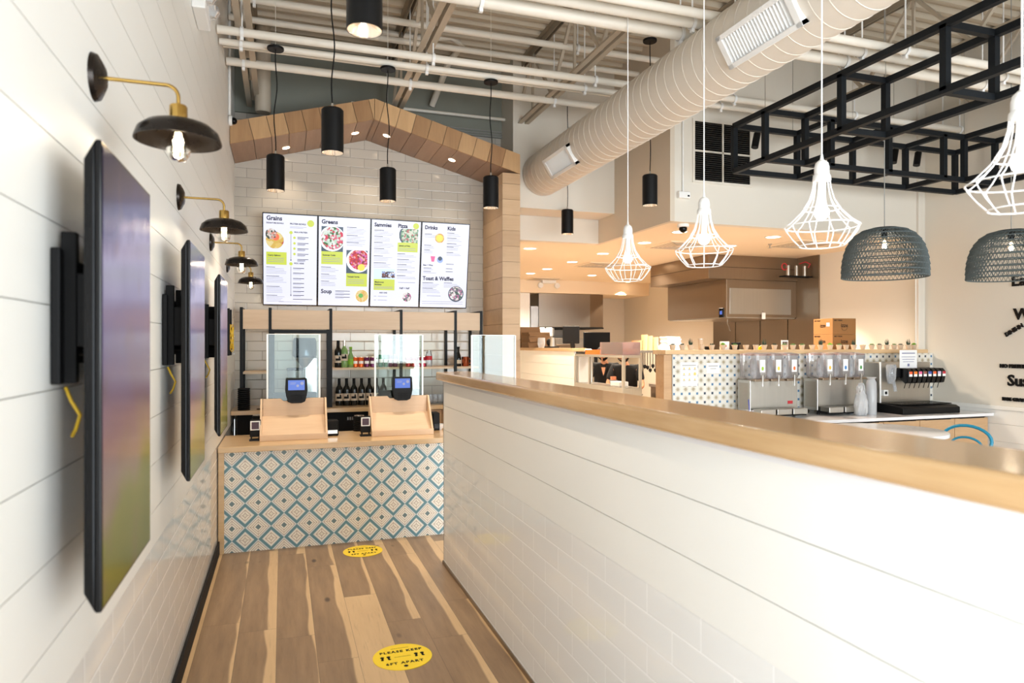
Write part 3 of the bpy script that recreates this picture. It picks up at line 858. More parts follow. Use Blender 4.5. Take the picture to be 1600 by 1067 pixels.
p = atX(366, 522, XL)
t = thing('spare_bracket', 'empty black wall bracket with a coiled yellow cable beyond the farthest television', 'bracket', (XL, 6.35, p.z))
mb = MB(); mb.box(.002, .02, -.12, .12, -.18, -.15); mb.box(.002, .02, -.12, .12, .15, .18); mb.box(.002, .045, -.13, -.10, -.2, .2); mb.box(.002, .045, .1, .13, -.2, .2)
mb.build('bracket_plate', M['blackmatte'], t, bevel=.003)
mb = MB(); pts = []
for k in range(90):
    a = k * 2 * PI / 22; rr = .075 + .012 * math.sin(k * .37)
    pts.append((.05 + .012 * math.sin(k * .5), rr * math.cos(a) + .03, rr * 1.35 * math.sin(a) - .05))
mb.tube(pts, .004, 6); mb.build('cable_coil', M['rubber'], t, smooth=60)

# emergency light, camera and conduit high on the left wall
p = atX(308, 18, XL)
t = thing('emergency_light', 'white twin-head emergency light high on the left wall, top left of the photo', 'emergency light', (XL, p.y - .12, p.z - .04))
mb = MB(); mb.prism([(-.15, -.055), (.15, -.055), (.13, .075), (-.13, .075)], .0, .07, 'x'); mb.build('housing', M['whiteplastic'], t, bevel=.008)
for s in (-1, 1):
    mb = MB(); mb.lathe([(0, 0), (.045, 0), (.05, -.03), (.03, -.06), (0, -.062)], .075, s * .09, .06, 20, 'z'); mb.cyl((.03, s * .09, .04), (.06, s * .09, .04), .02)
    o = mb.build('lamp_head', M['hazeglass'], t, smooth=40)
p = atX(362, 211, XL)
t = thing('security_camera', 'white and black dome security camera at the left eave of the wooden gable', 'camera', (XL + .005, 6.70, p.z))
MB().lathe([(0, 0), (.045, 0), (.045, .03), (.0, .03)], n=24, axis='x').build('mount', M['whiteplastic'], t, smooth=40)
MB().ball((.04, 0, 0), .032).build('dome', M['blackgloss'], t, smooth=60)
MB().cyl((0, 0, 0), (0, 0, ZC - p.z - .06), .011, n=8).build('conduit', M['whiteplastic'], smooth=50, loc=(XL + .012, 6.70, p.z + .05), label='white vertical conduit dropping to the camera at the left eave', cat='conduit')

# ------------------------------------------------------------ menu screens
SW, SH = .542, .945
tilt = R(10.3)
mx0 = -.19
def menu(i, label):
    t = thing('menu_screen', label, 'menu screen', (mx0 + SW * i, 7.5, 2.005), 0, None)
    t.rotation_euler = (tilt, 0, 0)
    mb = MB(); mb.box(0, SW - .001, 0, .05, 0, SH); mb.build('bezel', M['blackgloss'], t, bevel=.002)
    MB().box(.009, SW - .010, -.0015, 0, .011, SH - .011).build('screen', M['screenwhite'], t)
    return t
LIME = 'lime'
def X(f): return .009 + f * (SW - .019)
def Z(f): return SH - .011 - f * (SH - .022)
def rect(mb, x0, x1, y0, y1, d=.003):
    if mb is LIME: mb = MB(); mb.box(X(x0), X(x1), -d, -d + .0008, Z(y1), Z(y0)); mb.build('lime_box', M['lime'], t); return
    mb.box(X(x0), X(x1), -d, -d + .0008, Z(y1), Z(y0))
def disc(mb, x, y, r, d=.004, n=28, cut=None):
    lime = mb is LIME
    if lime: mb = MB()
    pts = []
    for k in range(n):
        a = 2 * PI * k / n; px_, pz_ = X(x) + r * math.cos(a), Z(y) + r * math.sin(a)
        if cut: px_ = max(X(cut[0]), min(X(cut[1]), px_)); pz_ = max(Z(cut[3]), min(Z(cut[2]), pz_))
        pts.append((px_, -d, pz_))
    mb.add(pts, [tuple(range(n))])
    if lime: mb.build('lime_badge', M['lime'], t)
def head(mb, s, x, y, size=.052, off=.0009, sx=.92):
    if size > .04:
        h_ = MB(); h_.text(s, size, (X(x), -.0027, Z(y)), ROT_MY, .0005, .002, sx); h_.build('heading', M['navy'], t); return
    mb.text(s, size, (X(x), -.0025, Z(y)), ROT_MY, .0005, off * .9, sx)
def lines(mb, mf, x0, x1, y, n=3, title=True, gap=.017):
    if title:
        rect(mb, x0, x0 + (x1 - x0) * random.uniform(.4, .65), y, y + .0055, .0025)
    for k in range(n):
        rect(mf, x0, x0 + (x1 - x0) * random.uniform(.7, 1), y + gap * (k + 1), y + gap * (k + 1) + .004, .0025)
FD = {
 'curry': food_mat('curry bowl picture', [(226, 186, 80), (236, 200, 100), (200, 90, 40), (240, 220, 150)], 22, .9),
 'rice': food_mat('rice and greens picture', [(236, 230, 226), (60, 70, 50), (210, 190, 180), (226, 150, 130)], 60, .9),
 'salad': food_mat('cobb salad picture', [(236, 246, 236), (66, 120, 70), (226, 60, 90), (200, 232, 210), (236, 120, 150), (250, 250, 250)], 48, .9),
 'beet': food_mat('beet bowl picture', [(190, 30, 80), (226, 110, 190), (140, 40, 40), (250, 180, 170), (226, 60, 50)], 50, .9),
 'soup': food_mat('soup picture', [(240, 206, 120), (236, 180, 90), (244, 220, 160), (230, 190, 110)], 50, .9),
 'pizza': food_mat('pizza picture', [(240, 240, 220), (80, 150, 110), (220, 230, 210), (150, 190, 160), (200, 120, 120)], 60, .9),
 'wrap': food_mat('sandwich picture', [(240, 240, 246), (70, 40, 40), (150, 170, 220), (110, 60, 60)], 55, .9),
 'toast': food_mat('toast picture', [(236, 226, 220), (60, 90, 80), (200, 110, 160), (244, 240, 240), (130, 120, 140)], 60, .9),
}
E = {'dark': emis('picture dark', (30, 50, 66), .9), 'plate': emis('picture plate', (246, 246, 255), 1.0), 'blueb': emis('picture pale blue', (170, 206, 240), .9),
     'pinkd': emis('drink pink', (240, 70, 120), .9), 'org': emis('picture orange', (244, 176, 50), .9), 'grn': emis('picture herb', (70, 140, 60), .9),
     'bluec': emis('cup blue', (120, 140, 210), .9), 'lilac': emis('picture lilac', (186, 190, 236), .9)}
def pic(t, name, mats, mb): return mb.build(name, mats, t)
# Grains
t = menu(0, 'leftmost menu screen, headed Grains, with a curry bowl picture')
a, b, c = MB(), MB(), LIME
head(a, 'Grains', .055, .068, .062, .0013); head(a, 'SIGNATURE BOWLS', .055, .106, .020); head(a, 'PROTEIN BOWLS', .49, .106, .022)
head(a, 'PICK A PROTEIN', .57, .195, .019); head(a, 'PICK 3 SIDES', .57, .54, .019)
for y in (.24, .305, .365, .425, .485): rect(a, .63, .84, y, y + .006, .0025); rect(a, .63, .78, y + .014, y + .02, .0025); rect(b, .63, .76, y + .026, y + .030, .0025)
for y in (.585, .64, .70, .755, .80, .845, .89): rect(a, .55, .76, y, y + .007, .0025); rect(b, .55, .7, y + .016, y + .02, .0025)
for y in (.58, .68, .795, .895): lines(a, b, .05, .44, y, 4)
rect(b, .49, .80, .128, .132, .0025); rect(b, .49, .74, .14, .144, .0025); rect(a, .55, .92, .935, .941, .0025); rect(b, .28, .72, .968, .972, .0025)
a.box(X(.507), X(.513), -.003, -.002, Z(.50), Z(.215)); a.box(X(.507), X(.513), -.003, -.002, Z(.895), Z(.57))
for y in (.505, .90): a.add([(X(.495), -.003, Z(y - .012)), (X(.525), -.003, Z(y - .012)), (X(.51), -.003, Z(y + .006))], [(0, 2, 1)])
rect(c, .05, .43, .415, .555); disc(c, .88, .085, .035); disc(c, .51, .195, .017); disc(c, .51, .54, .017)
for y in (.25, .312, .37, .43): disc(c, .575, y, .013)
head(a, 'Curry Salmon', .08, .46, .024); 
for y in (.48, .5, .52): rect(b, .08, .38, y, y + .005, .0036)
b.build('fine_print', M['inkfaint'], t); a.v = [(q[0], q[1] - .001, q[2]) for q in a.v]; a.build('item_text', M['navy'], t)
mb = MB(); disc(mb, .235, .30, .105, .0030, cut=(.03, .46, .14, .41)); mb.cur = 1; disc(mb, .21, .285, .088, .0036, cut=(.04, .46, .15, .41)); mb.cur = 2; disc(mb, .14, .22, .055, .0042, cut=(.04, .46, .15, .41)); mb.cur = 3; disc(mb, .225, .25, .036, .0040)
mb.build('bowl_picture', [E['lilac'], FD['curry'], FD['rice'], emis('salmon', (206, 84, 44), .9)], t)
# Greens
t = menu(1, 'second menu screen from the left, headed Greens and Soup')
a, b, c = MB(), MB(), LIME
head(a, 'Greens', .05, .075, .060, .0013); head(a, 'Soup', .05, .86, .060, .0013)
for y in (.10, .19, .27): lines(a, b, .54, .93, y, 4 if y < .2 else 2)
for y in (.56, .64, .72): lines(a, b, .05, .43, y, 3)
for y in (.83, .865, .90): rect(a, .33, .62, y, y + .006, .0025); rect(b, .33, .5, y + .014, y + .018, .0025)
rect(c, .05, .47, .385, .53); rect(c, .54, .96, .625, .775)
head(a, 'Summer Cobb', .075, .435, .024); head(a, 'Teriyaki Veggie', .565, .672, .022)
for y in (.455, .475, .495): rect(b, .08, .42, y, y + .005, .0036); rect(b, .57, .9, y + .24, y + .245, .0036)
b.build('fine_print', M['inkfaint'], t); a.v = [(q[0], q[1] - .001, q[2]) for q in a.v]; a.build('item_text', M['navy'], t)
mb = MB(); rect(mb, .05, .47, .105, .385); mb.cur = 1; disc(mb, .26, .24, .13, .0036, cut=(.05, .47, .105, .385)); mb.cur = 2; disc(mb, .27, .235, .118, .0042, cut=(.05, .47, .105, .385))
mb.build('salad_picture', [E['dark'], E['plate'], FD['salad']], t)
mb = MB(); rect(mb, .54, .96, .36, .625); mb.cur = 1; disc(mb, .78, .475, .125, .0036, cut=(.54, .96, .36, .625)); mb.cur = 2; disc(mb, .79, .465, .108, .0042, cut=(.54, .96, .36, .625)); mb.cur = 3; disc(mb, .84, .555, .038, .0048)
mb.build('bowl_picture', [E['dark'], E['plate'], FD['beet'], E['org']], t)
mb = MB(); disc(mb, .86, .885, .078, .003, cut=(.5, 1, .5, 1)); mb.cur = 1; disc(mb, .86, .885, .068, .0036, cut=(.5, 1, .5, 1)); mb.cur = 2; disc(mb, .84, .88, .024, .0042)
mb.build('soup_picture', [E['plate'], FD['soup'], E['grn']], t)
# Sammies / Pizza
t = menu(2, 'third menu screen from the left, headed Sammies and Pizza')
a, b, c = MB(), MB(), LIME
head(a, 'Sammies', .05, .075, .056, .0013); head(a, 'Pizza', .53, .075, .056, .0013)
for y in (.115, .185, .255, .325, .41, .49): lines(a, b, .05, .45, y, 3)
for y in (.375, .44, .50, .56, .63): lines(a, b, .53, .93, y, 2)
rect(c, .06, .49, .68, .81); rect(c, .53, .95, .245, .355); disc(c, .90, .05, .033)
head(a, 'Mushroom', .08, .725, .024); head(a, 'Multibite', .08, .752, .022); head(a, 'Spinach and Pesto', .56, .29, .018)
head(a, 'Half + Half', .59, .79, .027); head(a, 'ADD ONS', .18, .848, .02)
for y in (.88, .925): rect(b, .15, .34, y, y + .006, .0025); rect(b, .07, .12, y, y + .006, .0025)
rect(b, .56, .92, .71, .716, .0025)
for y in (.77, .785): rect(b, .08, .45, y, y + .005, .0036)
for y in (.31, .33): rect(b, .56, .9, y, y + .005, .0036)
b.build('fine_print', M['inkfaint'], t); a.v = [(q[0], q[1] - .001, q[2]) for q in a.v]; a.build('item_text', M['navy'], t)
mb = MB(); rect(mb, .53, .95, .085, .245); mb.cur = 1; disc(mb, .80, .16, .13, .0036, cut=(.545, .95, .085, .245)); mb.cur = 2; disc(mb, .82, .16, .12, .0042, cut=(.56, .95, .085, .245))
mb.build('pizza_picture', [E['plate'], E['dark'], FD['pizza']], t)
mb = MB(); rect(mb, .06, .49, .56, .68); mb.cur = 1; rect(mb, .22, .49, .59, .665, .0036)
mb.build('sandwich_picture', [E['blueb'], FD['wrap']], t)
mb = MB(); disc(mb, .75, .885, .062, .003); mb.cur = 1; disc(mb, .75, .885, .052, .0036); mb.build('plate_picture', [E['plate'], FD['toast']], t)
# Drinks / Kids
t = menu(3, 'rightmost menu screen, headed Drinks, Kids and Toast & Waffles')
a, b, c = MB(), MB(), LIME
head(a, 'Drinks', .05, .075, .056, .0013); head(a, 'Kids', .53, .075, .056, .0013); head(a, 'Toast & Waffles', .04, .675, .058, .0013)
for y in (.13, .26, .315): lines(a, b, .05, .30, y, 2)
for y in (.105, .165, .23, .27, .335): lines(a, b, .53, .85, y, 2)
for y in (.475, .53, .565): lines(a, b, .53, .80, y, 0)
head(a, 'Beer + Wine', .04, .505, .022)
for y in (.53, .57): lines(a, b, .05, .33, y, 1)
for y in (.705, .77): lines(a, b, .04, .42, y, 3)
lines(a, b, .50, .85, .70, 3); rect(b, .14, .44, .86, .866, .0025)
for y in (.93, .955): rect(b, .04, .93, y, y + .005, .0025)
b.build('fine_print', M['inkfaint'], t); a.v = [(q[0], q[1] - .001, q[2]) for q in a.v]; a.build('item_text', M['navy'], t)
mb = MB(); disc(mb, .37, .175, .052, .0036); mb.cur = 1; disc(mb, .37, .175, .038, .0042); mb.build('drink_picture', [FD['soup'], E['org']], t)
mb = MB(); mb.add([(X(.19), -.0036, Z(.39)), (X(.29), -.0036, Z(.39)), (X(.27), -.0036, Z(.455)), (X(.215), -.0036, Z(.455))], [(0, 3, 2, 1)]); mb.cur = 1; disc(mb, .395, .43, .034, .0036); mb.cur = 2; disc(mb, .395, .415, .024, .0042)
mb.build('cup_picture', [E['pinkd'], E['bluec'], E['dark']], t)
mb = MB(); disc(mb, .77, .835, .088, .003); mb.cur = 1; disc(mb, .77, .83, .078, .0036); mb.build('waffle_picture', [E['dark'], FD['toast']], t)
mb = MB(); mb.box(-.15, mx0 + 4 * SW - .04, .02, .05, 0, .05); mb.box(-.05, 0, .03, .05, -.05, .12); mb.box(1.8, 1.85, .03, .05, -.05, .12)
mb.build('screen_mount', M['blackmatte'], loc=(0, 7.5 + .045, 2.10), label='black rail fixing the row of menu screens to the tiled wall', cat='bracket')

# ------------------------------------------------------------ service counter with diamond tile
YC0 = 5.65
t = thing('service_counter', 'service counter with oak top and blue diamond patterned tile front', 'counter', (0, YC0, 0))
CX1 = 2.3
mb = MB(); mb.box(XL + .003, CX1, -.05, .66, .775, .82); mb.build('countertop', M['oak'], t, bevel=.004)
MB().box(XL + .045, CX1, 0, .02, .0, .775).build('tile_front', M['diamond'], t)
MB().box(XL + .003, XL + .045, -.015, .6, .0, .775).build('end_panel', M['oak'], t, bevel=.002)
MB().box(XL + .045, CX1, .02, .6, .0, .775).build('carcass', M['blackmatte'], t)

# register shields
def shield(loc, label):
    t = thing('register_shield', label, 'counter shield', loc)
    w2 = .265
    mb = MB()                                   # upright board, dipped where the card terminal hangs
    mb.prism([(-w2 + .02, .17), (w2 - .02, .17), (w2 - .02, .325), (.105, .325), (.085, .305), (-.085, .305), (-.105, .325), (-w2 + .02, .325)], .212, .228)
    mb.build('upright_board', M['maple'], t, bevel=.002)
    mb = MB(); mb.prism([(.03, .03), (.04, .022), (.222, .172), (.212, .182)], -w2 + .016, w2 - .016, 'x'); mb.build('sloped_board', M['maple'], t, bevel=.001)
    mb = MB(); mb.box(-w2, w2, 0, .016, 0, .05); mb.build('front_lip', M['maple'], t, bevel=.003)
    for s in (-1, 1):
        mb = MB(); x0, x1 = (s * w2, s * (w2 - .016)) if s < 0 else (w2 - .016, w2)
        mb.prism([(.016, 0), (.26, 0), (.26, .325), (.205, .325), (.016, .05)], x0, x1, 'x')
        mb.build('side_board', M['maple'], t, bevel=.002)
    MB().box(-.205, .205, .232, .237, .06, .865).build('acrylic_pane', M['acrylic'], t)
    for s in (-1, 1): MB().box(s * .21 - .007, s * .21 + .007, .226, .243, .06, .865).build('acrylic_edge', M['edge'], t)
    MB().box(-.205, .205, .231, .238, .863, .868).build('top_edge', M['edge'], t)
    return t
SHX = [.093, .983, 1.862]
sh0 = shield((SHX[0], 5.835, .82), 'clear acrylic guard on a slanted maple base, left end of the service counter')
dup(sh0, (SHX[1], 5.835, .82), 'clear acrylic guard on a slanted maple base, middle of the service counter')
dup(sh0, (SHX[2], 5.835, .82), 'clear acrylic guard seen just above the half wall ledge')
def terminal(loc, label):
    t = thing('card_terminal', label, 'card terminal', loc)
    mb = MB(); mb.prism([(-.082, .0), (-.07, -.045), (-.04, -.058), (.04, -.058), (.07, -.045), (.082, 0), (.09, .05), (.085, .145), (.078, .15), (-.078, .15), (-.085, .145), (-.09, .05)], -.03, 0)
    mb.build('body', M['black'], t, bevel=.004)
    MB().box(-.066, .066, -.0325, -.030, .052, .135).build('screen', M['screenblue'], t)
    mb = MB()
    for i in range(4):
        for j in range(3): mb.box(-.045 + i * .025, -.045 + i * .025 + .017, -.034, -.03, -.035 + j * .018, -.035 + j * .018 + .011)
    mb.build('keypad', M['inkfaint' if False else 'blackmatte'], t)
    for i in range(3):
        pass
    mb = MB(); mb.box(-.05, -.005, -.0335, -.0324, .11, .114); mb.box(-.05, -.01, -.0335, -.0324, .10, .103); mb.lathe([(0, -.0334), (.014, -.0334)], .045, 0, .108, 14, 'y'); mb.lathe([(0, -.0334), (.011, -.0334)], .01, 0, .088, 14, 'y')
    mb.build('screen_picture', M['inkfaint'], t)
    mb = MB(); mb.box(-.02, .02, 0, .06, .02, .06); mb.build('mount_arm', M['blackmatte'], t)
    return t
tm = terminal((SHX[0] + .02, 5.835 + .19, .82 + .345), 'black card terminal with lit blue screen on the left counter guard')
dup(tm, (SHX[1] + .02, 5.835 + .19, .82 + .345), 'black card terminal with lit blue screen on the middle counter guard')
# register monitors behind the guards
for k, lab in ((0, 'dark register screen back behind the left counter guard'), (1, 'dark register screen back behind the middle counter guard')):
    t = thing('register', lab, 'register', (SHX[k] + .02, 6.13, .82))
    mb = MB(); mb.box(-.19, .17, 0, .03, .1, .37); mb.box(-.17, -.02, .03, .07, .12, .35); mb.build('monitor', M['blackmatte'], t, bevel=.006)
    mb = MB(); mb.cyl((0, .05, .02), (0, .03, .2), .02); mb.build('stand', M['blackmatte'], t)
    mb = MB(); mb.box(-.1, .1, .0, .14, 0, .02); mb.build('foot', M['blackmatte'], t, bevel=.004)

# pager stacks and card frames
def pager(loc, label, n):
    t = thing('pager_stack', label, 'pager', loc)
    for k in range(n):
        MB().lathe([(0, 0), (.044, 0), (.05, .004), (.05, .012), (.044, .0165), (0, .0165)], 0, 0, k * .0185 + .006, 24).build('pager', M['blackmatte'], t, smooth=35)
    MB().lathe([(0, 0), (.052, 0), (.052, .006), (0, .006)], n=24).build('charging_base', M['blackgloss'], t, smooth=35)
    mb = MB(); mb.lathe([(0, n * .0185 + .0065), (.046, n * .0185 + .0065), (.046, n * .0185 + .0105), (0, n * .0185 + .0105)], n=24); mb.build('top_disc', M['reflector'], t, smooth=35)
    return t
def at_counter(px, py, z=.82): return atZ(px, py, z)
p = atZ(399, 683, .82); pager((p.x + .02, p.y + .12, .82), 'stack of round black pagers left of the left counter guard', 9)
q = atZ(563, 655 + 20, .82); pager((q.x, q.y + .1, .82), 'stack of round black pagers between the two counter guards', 7)
def cardframe(loc, label):
    t = thing('card_reader', label, 'card reader', loc)
    mb = MB(); mb.box(-.045, .045, -.035, .035, 0, .012); mb.cyl((-.03, 0, .012), (-.03, 0, .03), .006); mb.cyl((.03, 0, .012), (.03, 0, .03), .006); mb.build('foot', M['black'], t)
    mb = MB(); mb.box(-.042, .042, -.012, .012, .03, .17); mb.build('body', M['blackmatte'], t, bevel=.006)
    mb = MB(); mb.box(-.038, .038, -.015, -.012, .085, .16); mb.build('white_surround', M['whiteplastic'], t, bevel=.003)
    MB().box(-.028, .028, -.0165, -.015, .094, .151).build('screen', plain('maroon reader screen', (62, 20, 36), .15), t)
    return t
p2 = atZ(399, 688, .82); cf = cardframe((p2.x, p2.y - .01, .82), 'small white-framed card reader in front of the left pager stack')
q2 = atZ(571, 681, .82); dup(cf, (q2.x, q2.y, .82), 'small white-framed card reader between the two counter guards')
# printer, small box and white bowl on the counter
t = thing('receipt_printer', 'dark receipt printer right of the left counter guard', 'printer', (atZ(517, 676, .82).x, 6.02, .82))
MB().box(-.05, .05, -.02, .12, 0, .13).build('case', M['blackmatte'], t, bevel=.01); MB().box(-.04, .04, -.023, -.02, .02, .05).build('paper_slot', M['steel'], t)
t = thing('cash_drawer_box', 'narrow black box right of the middle counter guard', 'box', (atZ(674, 668, .82).x, 6.1, .82))
MB().box(-.03, .03, -.02, .12, 0, .16).build('case', M['blackmatte'], t, bevel=.006); MB().box(-.02, .02, -.022, -.02, .02, .06).build('face_plate', M['blackgloss'], t)
p = atZ(685, 671, .82)
MB().lathe([(0, 0), (.03, 0), (.055, .03), (.062, .05), (.058, .05), (.05, .03), (.0, .008)], p.x, p.y, .82, 28).build('serving_bowl', M['whiteplastic'], smooth=50, label='small white bowl on the service counter beside the half wall', cat='bowl')

# ------------------------------------------------------------ back bar
YB0, ZB = 6.98, .965
t = thing('back_counter', 'oak back counter against the white tile wall, dark below', 'counter', (0, YB0, 0))
MB().box(XL + .003, XI - .004, 0, YB - YB0 - .002, ZB - .04, ZB).build('countertop', M['oak'], t, bevel=.003)
MB().box(XL + .06, .95, .05, YB - YB0 - .01, 0, ZB - .04).build('fridge_front', M['blackmatte'], t)
mb = MB()
for k in range(9): mb.box(.62 + k * .022, .634 + k * .022, .046, .05, .84, .87)
mb.build('fridge_vent', M['steel'], t)
MB().box(.95, 1.28, .05, YB - YB0 - .01, 0, ZB - .04).build('cabinet', M['blackmatte'], t)
for k in range(3): MB().box(1.29 + k * .3, 1.585 + k * .3, .03, YB - YB0 - .01, .08, ZB - .045).build('cabinet_door', M['cab'], t, bevel=.002)
YS = 7.12
t = thing('back_bar_rack', 'black steel rack with maple header boards and shelf on the back counter', 'shelf', (0, YS, ZB))
px_ = [377, 422, 517, 627, 712, 752]
xs = [atY(q, 520, YS).x for q in px_]
zt_ = atY(517, 482, YS).z - ZB
for i, x in enumerate(xs):
    mb = MB(); mb.box(x - .014, x + .014, 0, .028, 0, zt_); mb.box(x - .014, x + .014, .028, YB - YS - .004, zt_ - .028, zt_)
    mb.box(x - .014, x + .014, YB - YS - .034, YB - YS - .004, 0, zt_ - .028)
    mb.build('post', M['black'], t)
zh0, zh1 = atY(560, 515, YS).z - ZB, atY(560, 486, YS).z - ZB
for a_, b_ in zip(xs, xs[1:]):
    MB().box(a_ + .014, b_ - .014, .004, .024, zh0, zh1).build('header_board', M['maple'], t, bevel=.001)
mb = MB(); mb.box(xs[1] + .014, xs[2] - .014, 0, .03, zh0 - .04, zh0 - .005); mb.box(xs[1] + .014, xs[1] + .04, 0, .03, 0, zh0 - .04); mb.box(xs[2] - .04, xs[2] - .014, 0, .03, 0, zh0 - .04)
mb.build('equipment_frame', M['black'], t)
zsf = atY(575, 574.5, YS).z - ZB
MB().box(xs[2] + .014, xs[5] - .014, .03, YB - YS - .036, zsf - .02, zsf).build('shelf_board', M['maple'], t)
MB().box(xs[0] + .014, xs[1] - .014, .03, YB - YS - .036, zsf - .05, zsf - .03).build('shelf_board', M['maple'], t)
MB().box(xs[0], xs[5], .03, .04, zt_ - .045, zt_ - .03).build('light_strip', M['lampin'], t)

def bottle(name, label, cat, loc, prof, glass, lab=None, lz=(.06, .14), cap=None, capz=None, group=None, lab2=None):
    t = thing(name, label, cat, loc, 0, group)
    MB().lathe(prof, n=20).build('glass', glass, t, smooth=40)
    r = max(p_[0] for p_ in prof)
    if lab: MB().lathe([(r + .0008, lz[0]), (r + .0008, lz[1])], n=20).build('label_band', lab, t, smooth=60)
    if lab2:
        mb = MB(); mb.lathe([(r + .0012, lz[0] + .022), (r + .0012, lz[0] + .045)], n=10, a0=-2.4, a1=-1.0); mb.lathe([(r + .0012, lz[0] + .03), (r + .0012, lz[0] + .065)], n=4, a0=-1.5, a1=-1.1)
        mb.build('label_mark', lab2, t, smooth=60)
    if cap: MB().lathe([(0, capz[1]), (.0155, capz[1]), (.0155, capz[0]), (0, capz[0])], n=16).build('capsule', cap, t, smooth=40)
    return t
WP = [(0, 0), (.036, 0), (.037, .006), (.037, .165), (.034, .185), (.018, .215), (.014, .24), (.014, .285), (0, .285)]
WP = [(r_ * 1.0, h_ * .97) for r_, h_ in WP]
yb_ = 7.30
b0 = None
zt0 = ZB
for k, px in enumerate([530, 541.5, 553, 565, 577, 588, 599]):
    x = atY(px, 610, yb_).x
    lab = 'dark wine bottle on the back counter, %s from the left in its row' % ORD[k]
    if b0 is None: b0 = bottle('wine_bottle', lab, 'bottle', (x, yb_, zt0), WP, M['winebottle'], M['label'], (.05, .125), M['blackmatte'], (.225, .28), 'wine bottles on the back counter', M['blackmatte'])
    else: dup(b0, (x, yb_, zt0), lab)
zs0 = ZB + zsf
def shx(px): return atY(px, 560, yb_).x
dup(b0, (shx(528.5), yb_, zs0), 'dark wine bottle standing at the left end of the upper shelf', group='bottles on the upper shelf')
bottle('wine_bottle', 'pale green wine bottle beside the dark one on the upper shelf', 'bottle', (shx(538), yb_, zs0), WP, M['greenbottle'], M['label'], (.07, .14), M['reflector'], (.21, .28), 'bottles on the upper shelf', M['blackmatte'])
SP = [(0, 0), (.03, 0), (.032, .005), (.032, .09), (.026, .12), (.013, .155), (.012, .21), (0, .212)]
bottle('water_bottle', 'green sparkling water bottle with a lime and orange label on the upper shelf', 'bottle', (shx(548), yb_, zs0), SP, M['greenbottle'], M['limegreen'], (.03, .09), M['limegreen'], (.19, .215), 'bottles on the upper shelf')
CANC = [(('orange', (214, 96, 36)), [555, 564]), (('purple', (96, 30, 74)), [573, 582]), (('olive', (120, 120, 90)), [588]), (('green', (50, 130, 90)), [595, 602.5]), (('mauve', (120, 84, 120)), [610, 617.5]),
        (('silver', (190, 190, 190)), [624]), (('red', (176, 50, 56)), [638, 646.5]), (('crimson', (160, 40, 60)), [655, 662])]
allc = [(nm, c_, px) for (nm, c_), ps in CANC for px in ps]
tot = {}
for nm, c_, px in allc: tot[nm] = tot.get(nm, 0) + 1
seen = {}; cm = {}; canp = {}
for i, (nm, c_, px) in enumerate(allc):
    seen[nm] = seen.get(nm, 0) + 1
    ordt = '' if tot[nm] == 1 else ('left one of its pair, ' if seen[nm] == 1 else 'right one of its pair, ')
    tall = nm in ('green', 'mauve', 'olive', 'silver')
    h = .135 if tall else .108; rr = .024 if tall else .029
    lab = '%s drink can on the upper bar shelf, %s can from the left' % (nm, ORD[i])
    if nm not in canp:
        cmat = plain(nm + ' can', c_, .3, .5)
        t = thing('drink_can', lab, 'can', (shx(px), yb_, zs0), 0, 'drink cans on the upper shelf')
        MB().lathe([(0, 0), (rr * .8, 0), (rr, .006), (rr, h - .012), (rr * .85, h - .003)], n=20).build('can_body', cmat, t, smooth=40)
        MB().lathe([(rr * .85, h - .003), (rr * .85, h), (rr * .78, h - .003), (0, h - .003)], n=20).build('can_lid', M['reflector'], t, smooth=40)
        MB().lathe([(rr + .0007, h * .35), (rr + .0007, h * .62)], n=12, a0=-2.5, a1=-.7).build('can_mark', M['whiteplastic'], t, smooth=60)
        canp[nm] = t
    else: dup(canp[nm], (shx(px), yb_, zs0), lab)
JP = [(0, 0), (.036, 0), (.037, .004), (.037, .12), (.028, .14), (.026, .165), (0, .166)]
bottle('juice_bottle', 'wide clear bottle with a red label on the upper shelf, left of the right post', 'bottle', (shx(670), yb_, zs0), JP, M['hazeglass'], M['red'], (.07, .115), M['steel'], (.15, .175), 'bottles on the upper shelf')
bottle('beer_bottle', 'slim dark beer bottle on the upper shelf behind the right post', 'bottle', (shx(716), yb_, zs0), SP, M['winebottle'], M['label'], (.03, .07), M['blackmatte'], (.19, .215), 'bottles on the upper shelf')
t = thing('copper_mug', 'copper mug at the right end of the upper bar shelf', 'mug', (shx(727), yb_, zs0))
MB().lathe([(0, 0), (.036, 0), (.04, .01), (.04, .1), (.042, .105), (.038, .105), (.036, .01), (0, .006)], n=24).build('cup', M['copper'], t, smooth=50)
MB().tube([(.04, 0, .085), (.062, 0, .075), (.066, 0, .05), (.055, 0, .03), (.04, 0, .028)], .004, 8).build('handle', M['copper'], t, smooth=60)
# stacked tumblers and short glasses
GP = [(0, 0), (.026, 0), (.033, .14), (.031, .14), (.0245, .008), (0, .008)]
g0 = None
for k, px in enumerate([636, 643, 650, 657]):
    lab = 'tall clear glass behind the middle register, %s of four from the left' % ORD[k]
    x = atY(px, 600, 7.42).x
    if g0 is None: g0 = MB().lathe(GP, n=16).build('tall_glass', M['hazeglass'], smooth=40, loc=(x, 7.42, ZB), label=lab, cat='glass', group='tall glasses on the back counter')
    else:
        g = g0.copy(); C.objects.link(g); g.location = (x, 7.42, ZB); g['label'] = lab
g0 = None
for k, px in enumerate([672, 679.5, 687, 694]):
    lab = 'short stemless glass above the wood cabinet, %s of four from the left' % ORD[k]
    x = atY(px, 620, 7.2).x
    if g0 is None: g0 = MB().lathe([(0, 0), (.02, 0), (.034, .02), (.038, .05), (.032, .1), (.030, .1), (.035, .05), (.031, .022), (0, .008)], n=18).build('short_glass', M['hazeglass'], smooth=40, loc=(x, 7.2, ZB), label=lab, cat='glass', group='short glasses on the back counter')
    else:
        g = g0.copy(); C.objects.link(g); g.location = (x, 7.2, ZB); g['label'] = lab
